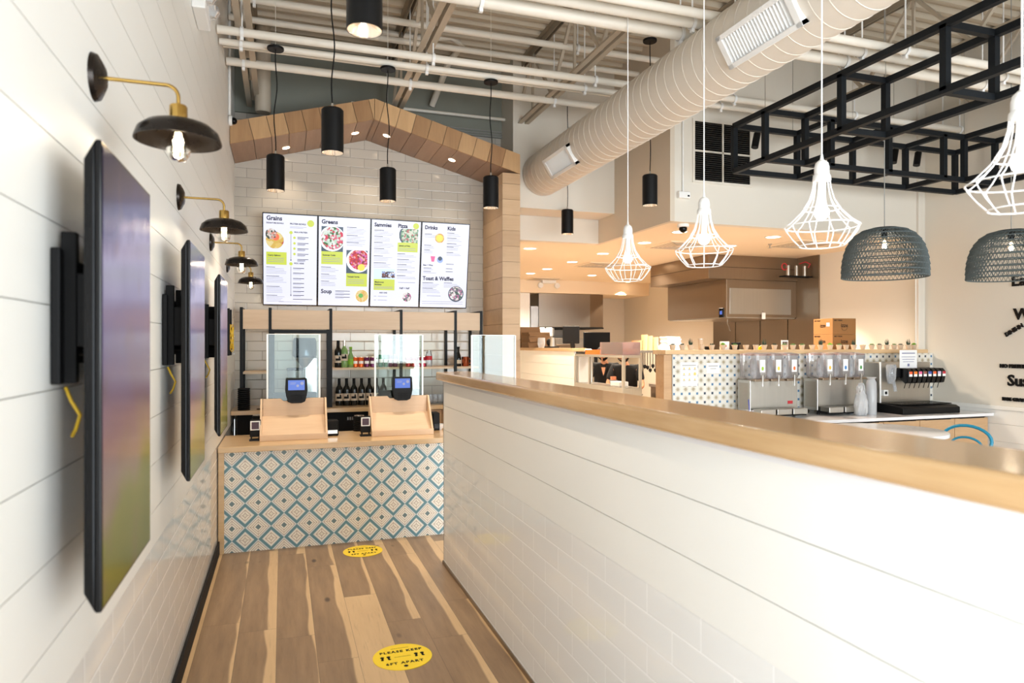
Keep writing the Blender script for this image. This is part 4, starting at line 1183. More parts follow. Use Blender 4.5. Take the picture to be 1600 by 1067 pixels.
# lids stack left
p = atY(379.5, 641, 7.2)
t = thing('pager_stack', 'tall stack of black round pagers at the left end of the back counter', 'pager', (atY(380, 641, 7.15).x + .01, 7.07, ZB))
for k in range(11): MB().lathe([(0, 0), (.05, 0), (.057, .004), (.057, .013), (.05, .0175), (0, .0175)], 0, 0, k * .0195, 24).build('pager', M['blackmatte'], t, smooth=35)
# coffee grinder / brewer in the black frame
x = atY(476, 560, 7.35).x
t = thing('coffee_brewer', 'chrome coffee brewer with a dark hopper inside the black frame behind the left guard', 'coffee machine', (x, 7.36, ZB))
MB().lathe([(0, .50), (.105, .50), (.12, .52), (.12, .66), (.105, .70), (0, .70)], .0, 0, 0, 28).build('hopper', plain('smoked hopper', (70, 78, 92), .12, .3), t, smooth=35)
MB().lathe([(.03, .40), (.10, .50)], 0, 0, 0, 28).build('hopper_cone', M['steel'], t, smooth=35)
mb = MB(); mb.box(.0, .13, -.02, .12, 0, .5); mb.build('tower', steel_mat('chrome', (225, 228, 232), .12), t, bevel=.01)
mb = MB(); mb.box(-.15, .13, -.15, .14, 0, .03); mb.build('base', M['blackmatte'], t, bevel=.005)
MB().lathe([(0, .19), (.075, .19), (.08, .2), (.08, .37), (.0, .37)], -.09, -.05, 0, 28).build('glass_jar', M['hazeglass'], t, smooth=35)
MB().lathe([(0, .37), (.086, .37), (.086, .395), (0, .4)], -.09, -.05, 0, 28).build('jar_lid', M['blackgloss'], t, smooth=35)
MB().lathe([(0, .03), (.07, .03), (.078, .19), (0, .19)], -.09, -.05, 0, 28).build('jar_base', M['blackmatte'], t, smooth=35)
p = atY(420, 632, 7.1)
mb = MB(); mb.tube([(-.08, 0, .005), (-.02, .02, .006), (.03, -.01, .02), (.05, .03, .04), (.02, .05, .05), (.0, .02, .02), (.07, 0, .006)], .006, 8)
mb.build('cable_loop', M['blackmatte'], loc=(p.x - .03, 7.08, ZB), smooth=60, label='short loop of black cable on the back counter beside the pager stack', cat='cable')

# ------------------------------------------------------------ floor stickers
def sticker(px, py, label, ang, wid):
    p = atZ(px, py, 0)
    t = thing('floor_sticker', label, 'floor sticker', (p.x, p.y, 0), ang, 'distancing floor stickers')
    rx = wid / 2
    mb = MB(); mb.lathe([(0, .0022), (1, .0022), (1, .0003)], n=56); mb.v = [(q[0] * rx, q[1] * rx * .985, q[2]) for q in mb.v]; mb.build('vinyl', M['yellow'], t)
    mb = MB(); I3 = Matrix.Identity(3)
    k = rx / .16
    mb.text('PLEASE KEEP', .034 * k, (0, .055 * k, .0026), I3, .0003, .0012, 1.0, 'CENTER', 1.25)
    mb.text('6FT APART', .034 * k, (0, -.085 * k, .0026), I3, .0003, .0012, 1.0, 'CENTER', 1.25)
    mb.box(-.05 * k, .05 * k, .105 * k, .107 * k, .0024, .0028)
    mb.box(-.045 * k, .045 * k, -.001, .001, .0024, .0028)
    mb.lathe([(0, .0028), (.012 * k, .0028)], 0, -.115 * k, 0, 14)
    mb.build('lettering', M['blackmatte'], t)
    for s in (-1, 1):
        for f in (-1, 1):
            mb = MB(); cx = s * .092 * k + f * .017 * k
            mb.lathe([(0, .0028), (.011 * k, .0028)], cx, .012 * k, 0, 14); mb.lathe([(0, .0028), (.008 * k, .0028)], cx + f * .002, -.016 * k, 0, 12)
            mb.box(cx - .006 * k, cx + .006 * k, -.016 * k, .01 * k, .0024, .0028)
            mb.build('footprint', M['blackmatte'], t)
sticker(629, 1026, 'nearer round yellow floor sticker reading please keep 6ft apart', 0, .30)
sticker(567, 861, 'farther round yellow floor sticker, by the tiled counter front', 0, .30)
# ------------------------------------------------------------ cylinder pendants
def cyl_pendant(px, py, label, zb=2.78, ctop=None):
    p = atZ(px, py, zb)
    t = thing('cylinder_pendant', label, 'pendant lamp', (p.x, p.y, zb), 0, None)
    H = .27; rr = .067
    MB().lathe([(rr - .003, 0), (rr, 0), (rr, H - .01), (rr - .008, H), (0, H)], n=40).build('cylinder_shade', M['black'], t, smooth=35)
    MB().lathe([(rr - .003, 0), (rr - .006, .004), (.03, .085), (0, .085)], n=40).build('reflector_cone', M['reflector'], t, smooth=35)
    MB().lathe([(0, .08), (.03, .08)], n=24).build('light_disc', M['lampin'], t)
    zc = (3.86 if ctop is None else ctop) - zb
    MB().lathe([(0, zc), (.06, zc), (.062, zc + .004), (.062, zc + .018), (0, zc + .022)], n=28).build('canopy', M['black'], t, smooth=35)
    rnd = random.Random(int(px)); mb = MB(); pts = []
    n_ = 16; ph = rnd.random() * 6
    for i in range(n_ + 1):
        f = i / n_; w_ = math.sin(f * PI)
        pts.append((w_ * .013 * math.sin(f * 9 + ph), w_ * .010 * math.cos(f * 7 + ph), H + f * (zc - H)))
    mb.tube(pts, .0042, 8); mb.build('cord', M['blackmatte'], t, smooth=60)
    MB().cyl((0, 0, H), (0, 0, H + .035), .008, n=10).build('cord_grip', M['steel'], t, smooth=40)
    MB().cyl((0, 0, zc + .02), (0, 0, ZC - zb - .005), .0022, n=6).build('hanging_wire', M['pipe'], t)
    spot('cylinder_pendant_light', (p.x, p.y, zb + .06), 26, WARM2, R(100), .7, .03)
cyl_pendant(569.5, 48, 'largest-looking black cylinder pendant, cut by the top edge of the photo')
cyl_pendant(519.5, 239, 'second largest-looking black cylinder pendant, in front of the gable left slope')
cyl_pendant(430.5, 298, 'black cylinder pendant farthest left, over the left end of the counter')
cyl_pendant(606, 314.5, 'black cylinder pendant above the third menu screen')
cyl_pendant(767, 325, 'black cylinder pendant in front of the wooden column')
cyl_pendant(886.5, 365.5, 'smallest-looking black cylinder pendant, under the far end of the duct', 2.838, 4.3)
cyl_pendant(1015.5, 321, 'black cylinder pendant in front of the beige soffit wall', 2.84, 4.3)

# ------------------------------------------------------------ white wire cage pendants over the ledge
def cage_pendant(px, py, label):
    zb = 2.03; p = atZ(px, py, zb); rnd = random.Random(int(px))
    t = thing('cage_pendant', label, 'pendant lamp', (p.x, p.y, zb), rnd.random(), None)
    prof = [(.034, .285), (.038, .25), (.052, .20), (.082, .15), (.125, .105), (.153, .085), (.146, .066), (.120, .03), (.092, 0)]
    mb = MB(); nW = 12
    for k in range(nW):
        a = 2 * PI * k / nW
        mb.tube([(r_ * math.cos(a), r_ * math.sin(a), z_) for r_, z_ in prof], .0024, 6)
    mb.build('cage_wires', M['whitewire'], t, smooth=60)
    for r_, z_ in ((.153, .085), (.092, 0), (.075, .16)):
        MB().tube([(r_ * math.cos(2 * PI * i / 36), r_ * math.sin(2 * PI * i / 36), z_) for i in range(36)], .0024, 6, closed=True).build('cage_ring', M['whitewire'], t, smooth=60)
    MB().lathe([(0, .375), (.012, .373), (.026, .36), (.031, .34), (.031, .31), (.036, .305), (.038, .285), (.036, .28), (0, .28)], n=28).build('socket_cap', M['whiteplastic'], t, smooth=40)
    MB().lathe([(0, .28), (.017, .28), (.017, .175), (0, .175)], n=20).build('socket', M['whiteplastic'], t, smooth=40)
    MB().cyl((.034, 0, .292), (.052, 0, .292), .004, n=8).build('thumb_screw', M['whiteplastic'], t)
    MB().ball((0, 0, .145), .031, 16).build('bulb', M['bulbw'], t, smooth=60)
    MB().lathe([(.004, .373), (.008, .375), (.004, .40)], n=12).build('cord_grip', M['whiteplastic'], t)
    MB().cyl((0, 0, .37), (0, 0, ZC - zb - .003), .0032, n=8).build('cord', M['whitewire'], t, smooth=60)
    point('cage_pendant_light', (p.x, p.y, zb + .145), 3, WARM2, .033)
cage_pendant(981, 438, 'smallest-looking white wire cage pendant, leftmost of the four')
cage_pendant(1100, 415, 'second white wire cage pendant from the left, before the steel hood')
cage_pendant(1284, 384, 'third white wire cage pendant from the left, beside the woven dark shade')
cage_pendant(1597, 326, 'largest-looking white wire cage pendant, cut by the right edge of the photo')

# ------------------------------------------------------------ woven dome pendants
def woven(px, py, d_label):
    zb = 2.15; p = atZ(px, py, zb)
    t = thing('woven_pendant', d_label, 'pendant lamp', (p.x, p.y, zb))
    prof = [(.315, 0), (.316, .045), (.314, .09), (.309, .14), (.299, .19), (.283, .245), (.258, .295), (.222, .34), (.17, .375), (.10, .395)]; S_ = .045
    mb = MB(); n = 64
    for j in range(len(prof) - 1):
        (r0, z0), (r1, z1) = prof[j], prof[j + 1]
        nn = n if j < 7 else 44
        pts = []
        for i in range(nn * 2):
            a = 2 * PI * i / (nn * 2); r_, z_ = (r0, z0) if i % 2 else (r1, z1)
            r_ += .003 * (1 if i % 2 else -1)
            pts.append((r_ * math.cos(a), r_ * math.sin(a), z_))
        mb.tube(pts, .006, 4, closed=True)
    mb.build('woven_cord', M['mesh'], t)
    mb = MB()
    for r_, z_ in prof: mb.tube([(r_ * math.cos(2 * PI * i / 56), r_ * math.sin(2 * PI * i / 56), z_) for i in range(56)], .0055, 5, closed=True)
    mb.lathe([(0, .401), (.10, .401), (.10, .395), (0, .395)], n=30)
    mb.build('shade_rings', M['mesh'], t, smooth=60)
    MB().lathe([(0, .395), (.022, .395), (.024, .38), (.022, .32), (0, .32)], n=18).build('socket', M['blackmatte'], t, smooth=40)
    MB().lathe([(0, .32), (.014, .32), (.028, .28), (.03, .25), (.02, .225), (0, .22)], n=18).build('glass_bulb', M['glass'], t, smooth=60)
    MB().lathe([(0, .305), (.009, .30), (.012, .27), (.009, .24), (0, .235)], n=10).build('filament', M['bulb'], t, smooth=60)
    MB().cyl((0, 0, .395), (0, 0, ZC - zb - .003), .0035, n=8).build('cord', M['greycable'], t, smooth=60)
    point('woven_pendant_light', (p.x, p.y, zb + .27), 6, WARM2, .03)
woven(1382, 433, 'dark woven dome pendant fully in view, left of the lettered wall')
woven(1580, 435, 'dark woven dome pendant partly cut by the right edge of the photo')

# ------------------------------------------------------------ hanging black tube frame
t = thing('hanging_tube_frame', 'black square-tube grid frame hanging over the dining tables', 'hanging frame', (0, 0, 0))
z1, z0 = 3.635, 3.215; w_ = .046
xa, xb, xc, xd = 4.0, 4.43, 6.36, 6.78
ya, yb = 4.95, 5.38
Y_END = -.6
mb = MB()
for z in (z0, z1):
    for x in (xa, xb): mb.bar((x, Y_END, z), (x, yb if x == xa else ya, z), w_)
    for x in (xc, xd): mb.bar((x, Y_END, z), (x, yb if x == xd else ya, z), w_)
    mb.bar((xa, yb, z), (xd, yb, z), w_); mb.bar((xb, ya, z), (xc, ya, z), w_)
mb.build('rails', M['frame'], t)
def post_pair(pts):
    mb = MB()
    for x, y in pts: mb.bar((x, y, z0), (x, y, z1), w_)
    for (a, b), (c, d) in zip(pts, pts[1:]):
        for z in (z0, z1): mb.bar((a, b, z), (c, d, z), w_ * .96)
    mb.build('cross_frame', M['frame'], t)
post_pair([(xa, yb)]); post_pair([(xd, yb)])
post_pair([(xa, ya), (xb, ya)]); post_pair([(xc, ya), (xd, ya)])
y = 4.09
while y > Y_END:
    post_pair([(xa, y), (xb, y)]); post_pair([(xc, y), (xd, y)]); y -= .85
for x in (4.72, 5.40, 6.09): post_pair([(x, ya), (x, yb)])
for x, y in ((4.0, 4.95), (4.43, 4.09), (4.0, 2.4), (6.36, 4.95), (6.78, 4.09), (6.36, 2.4), (5.4, 5.38)):
    MB().cyl((x, y, z1), (x, y, ZC - .004), .0025, n=6).build('hanging_wire', M['steel'], t)
# track lights behind it
zt = atY(1400, 226, 5.62).z
t = thing('light_track', 'black ceiling track carrying spotlights behind the tube frame', 'light track', (0, 5.62, zt))
xt0 = atY(1174, 210, 5.62).x
MB().box(xt0, XR - .05, -.017, .017, -.012, .012).build('rail', M['black'], t)
for x in (xt0 + .5, 6.2): MB().cyl((x, 0, .01), (x, 0, ZC - zt - .004), .003, n=6).build('hanging_wire', M['steel'], t)
for k, (px, lab) in enumerate(((1181, 'left black track spotlight beside the wall grille'), (1289, 'black track spotlight partly behind the third cage pendant cord'), (1397, 'black track spotlight right of centre on the track'), (1433, 'rightmost black track spotlight'))):
    q = atY(px, 220, 5.62)
    s_ = thing('track_spotlight', lab, 'spotlight', (q.x, 5.62, zt - .012), 0, 'track spotlights')
    MB().box(-.04, .04, -.015, .015, -.018, 0).build('adapter', M['black'], s_, bevel=.002)
    MB().cyl((0, 0, -.01), (0, 0, -.06), .006, n=8).build('stem', M['black'], s_)
    MB().cyl((.018, 0, -.045), (-.022, -.01, -.19), .034, .034, n=24).build('barrel', M['black'], s_, smooth=35)
    spot('track_light', (q.x - .03, 5.6, zt - .22), 4, WARM2, R(70), .6, .03, (R(-30), R(10), 0))

# ------------------------------------------------------------ return-air grille and box on the upper wall
a, b = atY(1085, 189, YP), atY(1171, 289, YP)
t = thing('wall_grille', 'large black louvred return-air grille on the upper white wall', 'grille', (a.x, YP, b.z))
Wg, Hg = b.x - a.x, a.z - b.z
mb = MB(); mb.box(-.025, Wg + .025, -.012, 0, -.025, 0); mb.box(-.025, Wg + .025, -.012, 0, Hg, Hg + .025); mb.box(-.025, 0, -.012, 0, 0, Hg); mb.box(Wg, Wg + .025, -.012, 0, 0, Hg)
mb.box(Wg / 2 - .008, Wg / 2 + .008, -.014, 0, 0, Hg); mb.box(0, Wg, -.014, 0, Hg * .5 - .008, Hg * .5 + .008)
mb.build('grille_frame', M['paint'], t)
MB().box(0, Wg, -.003, 0, 0, Hg).build('throat', M['blackgloss'], t)
mb = MB(); z = .01
while z < Hg - .01: mb.quad((0, -.003, z + .008), (Wg, -.003, z + .008), (Wg, -.011, z), (0, -.011, z)); z += .021
mb.build('slats', plain('grille slats', (96, 96, 92), .5), t)
a = atY(1066, 306, YP)
t = thing('wall_sensor', 'small white sensor box on the upper white wall left below the grille', 'sensor', (a.x, YP, a.z))
MB().box(-.065, .065, -.05, 0, -.03, .035).build('case', M['whiteplastic'], t, bevel=.006)
MB().cyl((0, -.012, .035), (0, -.012, ZC - a.z - .01), .008, n=8).build('conduit', M['whiteplastic'], t, smooth=50)
MB().box(.03, .05, -.055, -.05, -.015, .0).build('lens', M['blackgloss'], t)

# ------------------------------------------------------------ kitchen ceiling fittings
DL = [(828, 388), (894, 409), (855, 420), (829, 427), (942, 396), (1007, 379), (925, 430), (871, 442), (1062, 362), (1140, 384), (1208, 370), (1002, 413), (952, 443)]
names = ['leftmost of the front row, beside the wooden column', 'in the third row, left of the first cage pendant', 'near the left, fourth row', 'far left, fifth row', 'between the pendant lamp and the soffit corner',
         'directly right of the first cage pendant cap', 'far back, left of the first cage pendant', 'farthest left at the back above the double lamp', 'nearest, beside the black dome camera', 'partly behind the second cage pendant', 'right of the second cage pendant, above the hood',
         'seen through the first cage pendant', 'farthest back by the white wall']
for k, (px, py) in enumerate(DL):
    p = atZ(px, py, ZK)
    t = thing('recessed_downlight', 'lit recessed kitchen downlight, ' + names[k], 'downlight', (p.x, p.y, ZK), 0, 'kitchen ceiling downlights')
    MB().lathe([(.078, 0), (.095, -.001), (.095, -.004), (.078, -.006)], n=28).build('trim_ring', M['whiteplastic'], t)
    MB().lathe([(0, -.003), (.078, -.003)], n=28).build('lamp_face', M['lampin'], t)
    spot('downlight', (p.x, p.y, ZK - .03), 85, WARM, R(140), .7, .06)
for (x, y), wn in (((6.45, 10.9), 'just left of the hood'), ((6.45, 12.0), 'farthest back'), ((6.55, 7.0), 'over the potted plants')):     # wall-wash fittings by the side wall
    t = thing('recessed_downlight', 'small downlight washing the white kitchen side wall, ' + wn, 'downlight', (x, y, ZK), 0, 'wall-wash downlights')
    MB().lathe([(.05, 0), (.06, -.001), (.06, -.004), (.05, -.006)], n=24).build('trim_ring', M['whiteplastic'], t)
    MB().lathe([(0, -.003), (.05, -.003)], n=24).build('lamp_face', M['lampin'], t)
    spot('wall_wash', (x, y, ZK - .03), 110, WARM2, R(80), .25, .02, (0, R(14), 0))
for px, py, lab in ((937, 413.5, 'square flush air vent in the kitchen ceiling behind the first cage pendant'), (847, 436, 'square flush air vent at the far left of the kitchen ceiling'), (1061, 383, 'square flush air vent above the left end of the hood'), (1255, 381, 'square flush air vent above the right end of the hood')):
    p = atZ(px, py, ZK)
    t = thing('ceiling_vent', lab, 'air vent', (p.x, p.y, ZK), 0, 'kitchen ceiling vents')
    mb = MB(); mb.box(-.3, .3, -.3, .3, -.012, 0); mb.build('vent_frame', M['ceilwarm'], t, bevel=.003)
    mb = MB()
    for q in range(6): s_ = .26 - q * .04; mb.box(-s_, s_, -s_, -s_ + .012, -.016, -.012); mb.box(-s_, s_, s_ - .012, s_, -.016, -.012); mb.box(-s_, -s_ + .012, -s_, s_, -.016, -.012); mb.box(s_ - .012, s_, -s_, s_, -.016, -.012)
    mb.build('vent_blades', M['joist'], t)
p = atZ(1076, 348, ZK)
t = thing('dome_camera', 'small white and black dome camera under the kitchen ceiling edge', 'camera', (p.x, p.y + .1, ZK))
MB().lathe([(0, 0), (.06, 0), (.06, -.03), (0, -.03)], n=24).build('mount', M['whiteplastic'], t, smooth=35); MB().ball((0, 0, -.045), .042).build('dome', M['blackgloss'], t, smooth=60)
p = atZ(857, 437, ZK)
t = thing('emergency_light', 'white twin-head emergency light under the far kitchen ceiling', 'emergency light', (p.x, p.y, ZK))
MB().box(-.14, .14, -.05, .05, -.07, 0).build('housing', M['whiteplastic'], t, bevel=.01)
for s_ in (-1, 1): MB().lathe([(0, 0), (.05, 0), (.055, .03), (.02, .06), (0, .06)], s_ * .17, -.04, -.11, 20, 'y').build('lamp_head', M['whiteplastic'], t, smooth=40)
for px, py in ((1203, 381), (900, 441)):
    p = atZ(px, py, ZK)
    MB().lathe([(0, 0), (.025, 0), (.02, -.01), (.008, -.02), (.008, -.045), (.03, -.05), (0, -.052)], p.x, p.y, ZK, 14).build('sprinkler_head', M['steel'], smooth=40, label='small sprinkler head in the kitchen ceiling ' + ('above the hood' if px > 1000 else 'at the far left'), cat='sprinkler')

# ------------------------------------------------------------ kitchen hood on the side wall
HX, HY0_, HY1 = 5.5, 7.95, 9.5
t = thing('exhaust_hood', 'large stainless kitchen exhaust hood with a deep skirt under the ceiling', 'hood', (0, 0, 0))
MB().box(HX, XW - .003, HY0_, HY1, 2.50, ZK - .002).box(HX + .004, XW - .004, HY0_ + .004, HY1, 2.66, 2.664).build('skirt', M['steeldark'], t, bevel=.003)
MB().box(HX - .002, HX, HY0_, HY1, 2.66, 2.665).box(HX, XW - .01, HY0_ - .002, HY0_, 2.66, 2.665).build('skirt_seam', M['blackmatte'], t)
q = atY(1135, 496, HY0_ + .02)
BX = q.x; ZB0 = 1.98
MB().box(BX, XW - .02, HY0_ + .02, HY1 - .02, ZB0, 2.50).build('hood_box', M['steeldark'], t, bevel=.004)
MB().box(BX + .05, XW - .12, HY0_ + .012, HY0_ + .02, ZB0 + .04, 2.38).build('end_panel', M['steel'], t, bevel=.002)
MB().box(BX + .02, XW - .03, HY0_ + .04, HY1 - .04, ZB0 - .015, ZB0).build('lower_lip', M['steel'], t)
q = atX(1127, 488, BX)
mb = MB(); mb.box(BX - .012, BX, q.y - .06, q.y + .04, q.z - .07, q.z + .06); mb.build('control_panel', M['blackgloss'], t, bevel=.003)
MB().box(BX - .0145, BX - .012, q.y - .035, q.y + .015, q.z - .03, q.z + .02).build('control_display', M['screenblue'], t)
q = atY(1193, 493, HY0_)
t = thing('hanging_tag', 'white tag hanging from the lower edge of the hood', 'tag', (q.x, HY0_, q.z))
MB().box(-.03, .03, -.004, -.001, -.05, .04).build('card', M['paper'], t); MB().cyl((0, -.002, .04), (0, .01, .07), .004).build('hook', M['steel'], t)
q = atX(1096, 505, 6.3)
MB().tube([(0, 0, .12), (.0, 0, .06), (.01, -.02, .02), (.0, -.05, -.03), (.01, -.06, -.05)], .006, 8).build('hanging_wire_hook', M['steel'], loc=(6.2, 8.5, 1.845), smooth=60, label='bent steel hook hanging below the hood', cat='hook')
# stainless backsplash on the side wall
y0, y1 = atX(1281, 500, XW).y, atX(1116, 520, XW).y
mb = MB(); mb.box(XW - .02, XW, y0, y1, .9, ZK)
t = mb.build('wall_backsplash', M['steeldark'], kind='structure')
mb = MB()
for k in range(1, 4): yy = y0 + (y1 - y0) * k / 4; mb.box(XW - .024, XW - .02, yy - .004, yy + .004, .9, ZK)
mb.build('trim_4', M['blackmatte'], kind='structure')
# fire-suppression valves between hood and wall
q = atX(1262, 402, XW - .2)
t = thing('fire_suppression_valve', 'red and chrome valve assembly in the dark gap right of the hood', 'valve', (6.82, 7.72, 2.62))
MB().box(-.3, .17, -.06, .06, -.09, -.075).build('bracket', M['blackmatte'], t)
for k in range(3): MB().cyl((-.2 + k * .14, 0, -.07), (-.2 + k * .14, 0, .07), .025, n=14).build('cylinder_valve', M['steel'], t, smooth=40)
MB().tube([(-.26 + .045 * math.cos(a * .63), 0, .05 + .045 * math.sin(a * .63)) for a in range(10)], .008, 6, closed=True).build('valve_wheel', M['red'], t)
MB().tube([(.14, 0, .05), (.16, -.02, .1), (.1, 0, .13), (.0, .01, .1)], .007, 6).build('valve_tube', M['red'], t)

# ------------------------------------------------------------ far kitchen hood and equipment
YH = 12.2
xa_, xb_ = atY(842, 480, YH).x, atY(922, 480, YH).x
t = thing('exhaust_hood', 'pale stainless exhaust hood on the far kitchen wall', 'hood', (0, YH, 0))
zt2, zb2 = atY(880, 459, YH).z, atY(880, 511, YH).z
MB().box(xa_, xb_, 0, .9, zb2, zt2).build('hood_front', M['steel'], t, bevel=.004)
MB().box(xb_ + .004, atY(943, 480, YH).x, .02, .9, zb2, zt2).build('hood_return', M['steeldark'], t, bevel=.004)
MB().box(xa_, atY(943, 480, YH).x, -.005, .9, zb2 - .03, zb2 - .002).build('hood_lip', M['blackmatte'], t)
MB().box(3.4, XW, YH - .05, YK, zt2 + .005, ZK).build('trim_5', M['ceilwarm'], kind='structure')
t = thing('steel_cabinet', 'tall added steel cabinet, shine put in as white, beside the far hood and wooden column', 'cabinet', (0, YH, 0))
x0 = atY(812, 480, YH).x
MB().box(x0 - .3, atY(828, 480, YH).x, 0, .6, 0, zt2).build('cabinet_body', M['whiteplastic'], t); MB().box(atY(829, 480, YH).x, xa_ - .02, -.02, .5, 0, zt2 - .25).build('cabinet_door', steel_mat('bright steel', (225, 228, 232), .2), t)  # white body and pale door put the steel's shine into the colour
t = thing('oven', 'stainless deck oven under the far hood', 'oven', (0, YH + .1, 0))
MB().box(atY(866, 530, YH).x, atY(940, 530, YH).x, 0, .8, 0, 1.72).build('oven_body', M['steel'], t, bevel=.01)
MB().box(atY(870, 530, YH).x, atY(902, 530, YH).x, -.02, 0, 1.0, 1.6).build('oven_door', M['steeldark'], t, bevel=.01)
t = thing('shelf_unit', 'shelf of small white containers at the back left of the kitchen', 'shelf', (0, YH - .6, 0))
xs0, xs1 = atY(833, 520, YH - .6).x, atY(866, 520, YH - .6).x
mb = MB(); mb.box(xs0, xs1, 0, .4, 1.72, 1.75); mb.box(xs0, xs1, 0, .4, 1.2, 1.23); mb.box(xs0, xs0 + .03, 0, .03, 0, 1.9); mb.box(xs1 - .03, xs1, 0, .03, 0, 1.9); mb.build('frame', M['steel'], t)
for k in range(5):
    x = xs0 + .06 + k * (xs1 - xs0 - .12) / 4
    MB().box(-.04, .04, 0, .12, 0, .16 - .02 * (k % 2)).build('storage_tub', M['whiteplastic'], loc=(x, YH - .55, 1.7505), bevel=.006, label='small white storage tub on the back shelf, %s from the left' % ORD[k], cat='tub', group='tubs on the back shelf')

# ------------------------------------------------------------ low service wall inside the kitchen
YL0 = atX(897, 570, XK).y; ZL = atX(862, 543.5, XK).z
mb = MB(); shiplap(mb, 'y', XK, YL0, 11.2, 0, ZL - .045, -1, .14)
mb.build('wall_kitchen_pass', M['shiplap'], kind='structure')
MB().box(XK - .03, XK + .17, YL0 - .02, 11.2, ZL - .045, ZL).build('pass_ledge', M['oaky'], bevel=.004, label='oak ledge on the low white kitchen wall', cat='ledge')
q0 = atX(829, 543, XK + .06)
def pizza_box(x, y, z, a, lab):
    o = MB().box(-.17, .17, -.17, .17, 0, .027).box(-.172, .172, -.172, .172, .022, .029).build('pizza_box', M['pizza'], loc=(x, y, z), label=lab, cat='pizza box', group='pizza boxes on the low kitchen wall')
    o.rotation_euler = (0, 0, a); return o
base = pizza_box(XK + .06, 10.35, ZL, 0, 'flat brown pizza box, bottom of the taller stack by the column')
for k in range(1, 11):
    o = base.copy(); C.objects.link(o); o.location.z = ZL + k * .0295; o.rotation_euler.z = random.uniform(-.08, .08); o['label'] = 'flat brown pizza box in the taller stack by the column, %s from the bottom' % ORD[k]
for k in range(8):
    o = base.copy(); C.objects.link(o); o.location = (XK + .06, 9.93, ZL + k * .0295); o.rotation_euler.z = random.uniform(-.06, .06); o['label'] = 'flat brown pizza box in the shorter right-hand stack, %s from the bottom' % ORD[k]
q = atX(846, 540, XK + .06)
MB().lathe([(0, 0), (.045, 0), (.06, .06), (.055, .14), (.05, .15), (0, .15)], n=20).build('storage_jar', M['hazeglass'], loc=(XK + .06, q.y, ZL), smooth=40, label='clear jar with a grey lid right of the pizza boxes', cat='jar')
q = atX(861, 540, XK + .06)
t = thing('label_printer', 'small grey machine on the low kitchen ledge between jar and register', 'machine', (XK + .07, q.y, ZL))
MB().box(-.07, .07, -.12, .12, 0, .02).build('base', M['blackmatte'], t, bevel=.004); MB().cyl((0, -.05, .02), (0, -.05, .15), .05, .04, n=20).build('body', M['steel'], t, smooth=40); MB().ball((0, .05, .08), .06).build('head', M['blackmatte'], t, smooth=60)
q = atX(894, 527, XK + .07)
t = thing('kitchen_register', 'black square back of a register screen on the low kitchen ledge', 'register', (XK + .05, q.y, ZL))
zc = q.z - ZL
a0 = atX(882, 527, XK + .07).y - q.y; a1 = atX(907, 527, XK + .07).y - q.y
mb = MB(); mb.box(0, .035, -.115, .115, .06, .30); mb.build('monitor', M['blackmatte'], t, bevel=.012).rotation_euler = (0, 0, R(55))
MB().cyl((.03, 0, 0), (.02, 0, .09), .03).build('stand', M['blackmatte'], t)
q = atY(933, 531, 10.2)
t = thing('kitchen_display', 'wide black kitchen order screen behind the metal pass shelf', 'monitor', (q.x, 10.2, 1.2))
hw_ = (atY(954, 531, 10.2).x - atY(913, 531, 10.2).x) / 2
za, zb_ = atY(933, 545, 10.2).z - 1.2, atY(933, 519, 10.2).z - 1.2
MB().box(-hw_, hw_, 0, .03, za - .02, zb_).build('panel', M['blackgloss'], t, bevel=.005); MB().cyl((0, .05, -1.2), (0, .05, za + .1), .03).build('pole', M['blackmatte'], t)

# metal pass-through shelf
xs1 = atY(1003, 560, 6.95).x
t = thing('pass_shelf', 'stainless pass-through shelf unit between ledge and kitchen', 'shelf', (XK, 6.95, 0))
Wp, Lp = xs1 - XK, YL0 - 6.95 - .03
zt_p, zb_p = atX(970, 555, XK).z, atX(970, 606, XK).z
MB().box(0, Wp, 0, Lp, zt_p - .03, zt_p).build('top_board', M['steel'], t, bevel=.002)
MB().box(0, Wp, 0, Lp, zb_p - .03, zb_p).build('lower_board', M['steel'], t, bevel=.002)
for x, y in ((.014, .014), (Wp - .014, .014), (.014, Lp * .68), (.014, Lp - .02), (Wp - .014, Lp - .02)): MB().box(x - .014, x + .014, y - .014, y + .014, zb_p, zt_p - .03).build('leg', M['steel'], t)
MB().box(0, Wp, 0, Lp, 0, zb_p - .03).build('cabinet', M['steel'], t)
MB().box(.03, Wp - .03, Lp - .07, Lp - .06, zb_p, zt_p - .03).build('side_panel', M['whiteplastic'], t)
def on_shelf(px): return atX(px, 555, XK + .1).y
t = thing('serving_tray', 'bright orange tray on top of the metal pass shelf', 'tray', (XK + .12, on_shelf(935) - .04, zt_p))
MB().box(-.1, .1, -.26, .26, 0, .012).box(-.1, -.09, -.26, .26, .012, .055).box(.09, .1, -.26, .26, .012, .055).box(-.1, .1, -.26, -.25, .012, .055).box(-.1, .1, .25, .26, .012, .055).build('tray', M['orange'], t)
t = thing('food_guard', 'pink-tinted clear box on the near end of the metal pass shelf', 'guard', (XK + .12, 7.28, zt_p))
MB().box(-.11, .12, -.3, .28, 0, .006).box(-.11, -.105, -.3, .28, .006, .15).box(.115, .12, -.3, .28, .006, .15).box(-.105, .115, -.3, -.295, .006, .15).build('box', M['pinkacr'], t)
t = thing('food_tray', 'small brown tray with white food at the far end of the pass shelf', 'tray', (XK + .11, on_shelf(908) - .15, zt_p))
MB().box(-.08, .08, -.16, .16, 0, .03).build('tray', M['bronze'], t, bevel=.004)
for k in range(6): MB().ball((random.uniform(-.05, .05), random.uniform(-.1, .1), .045), .022, 8).build('food_piece', M['paper'], t, smooth=60)
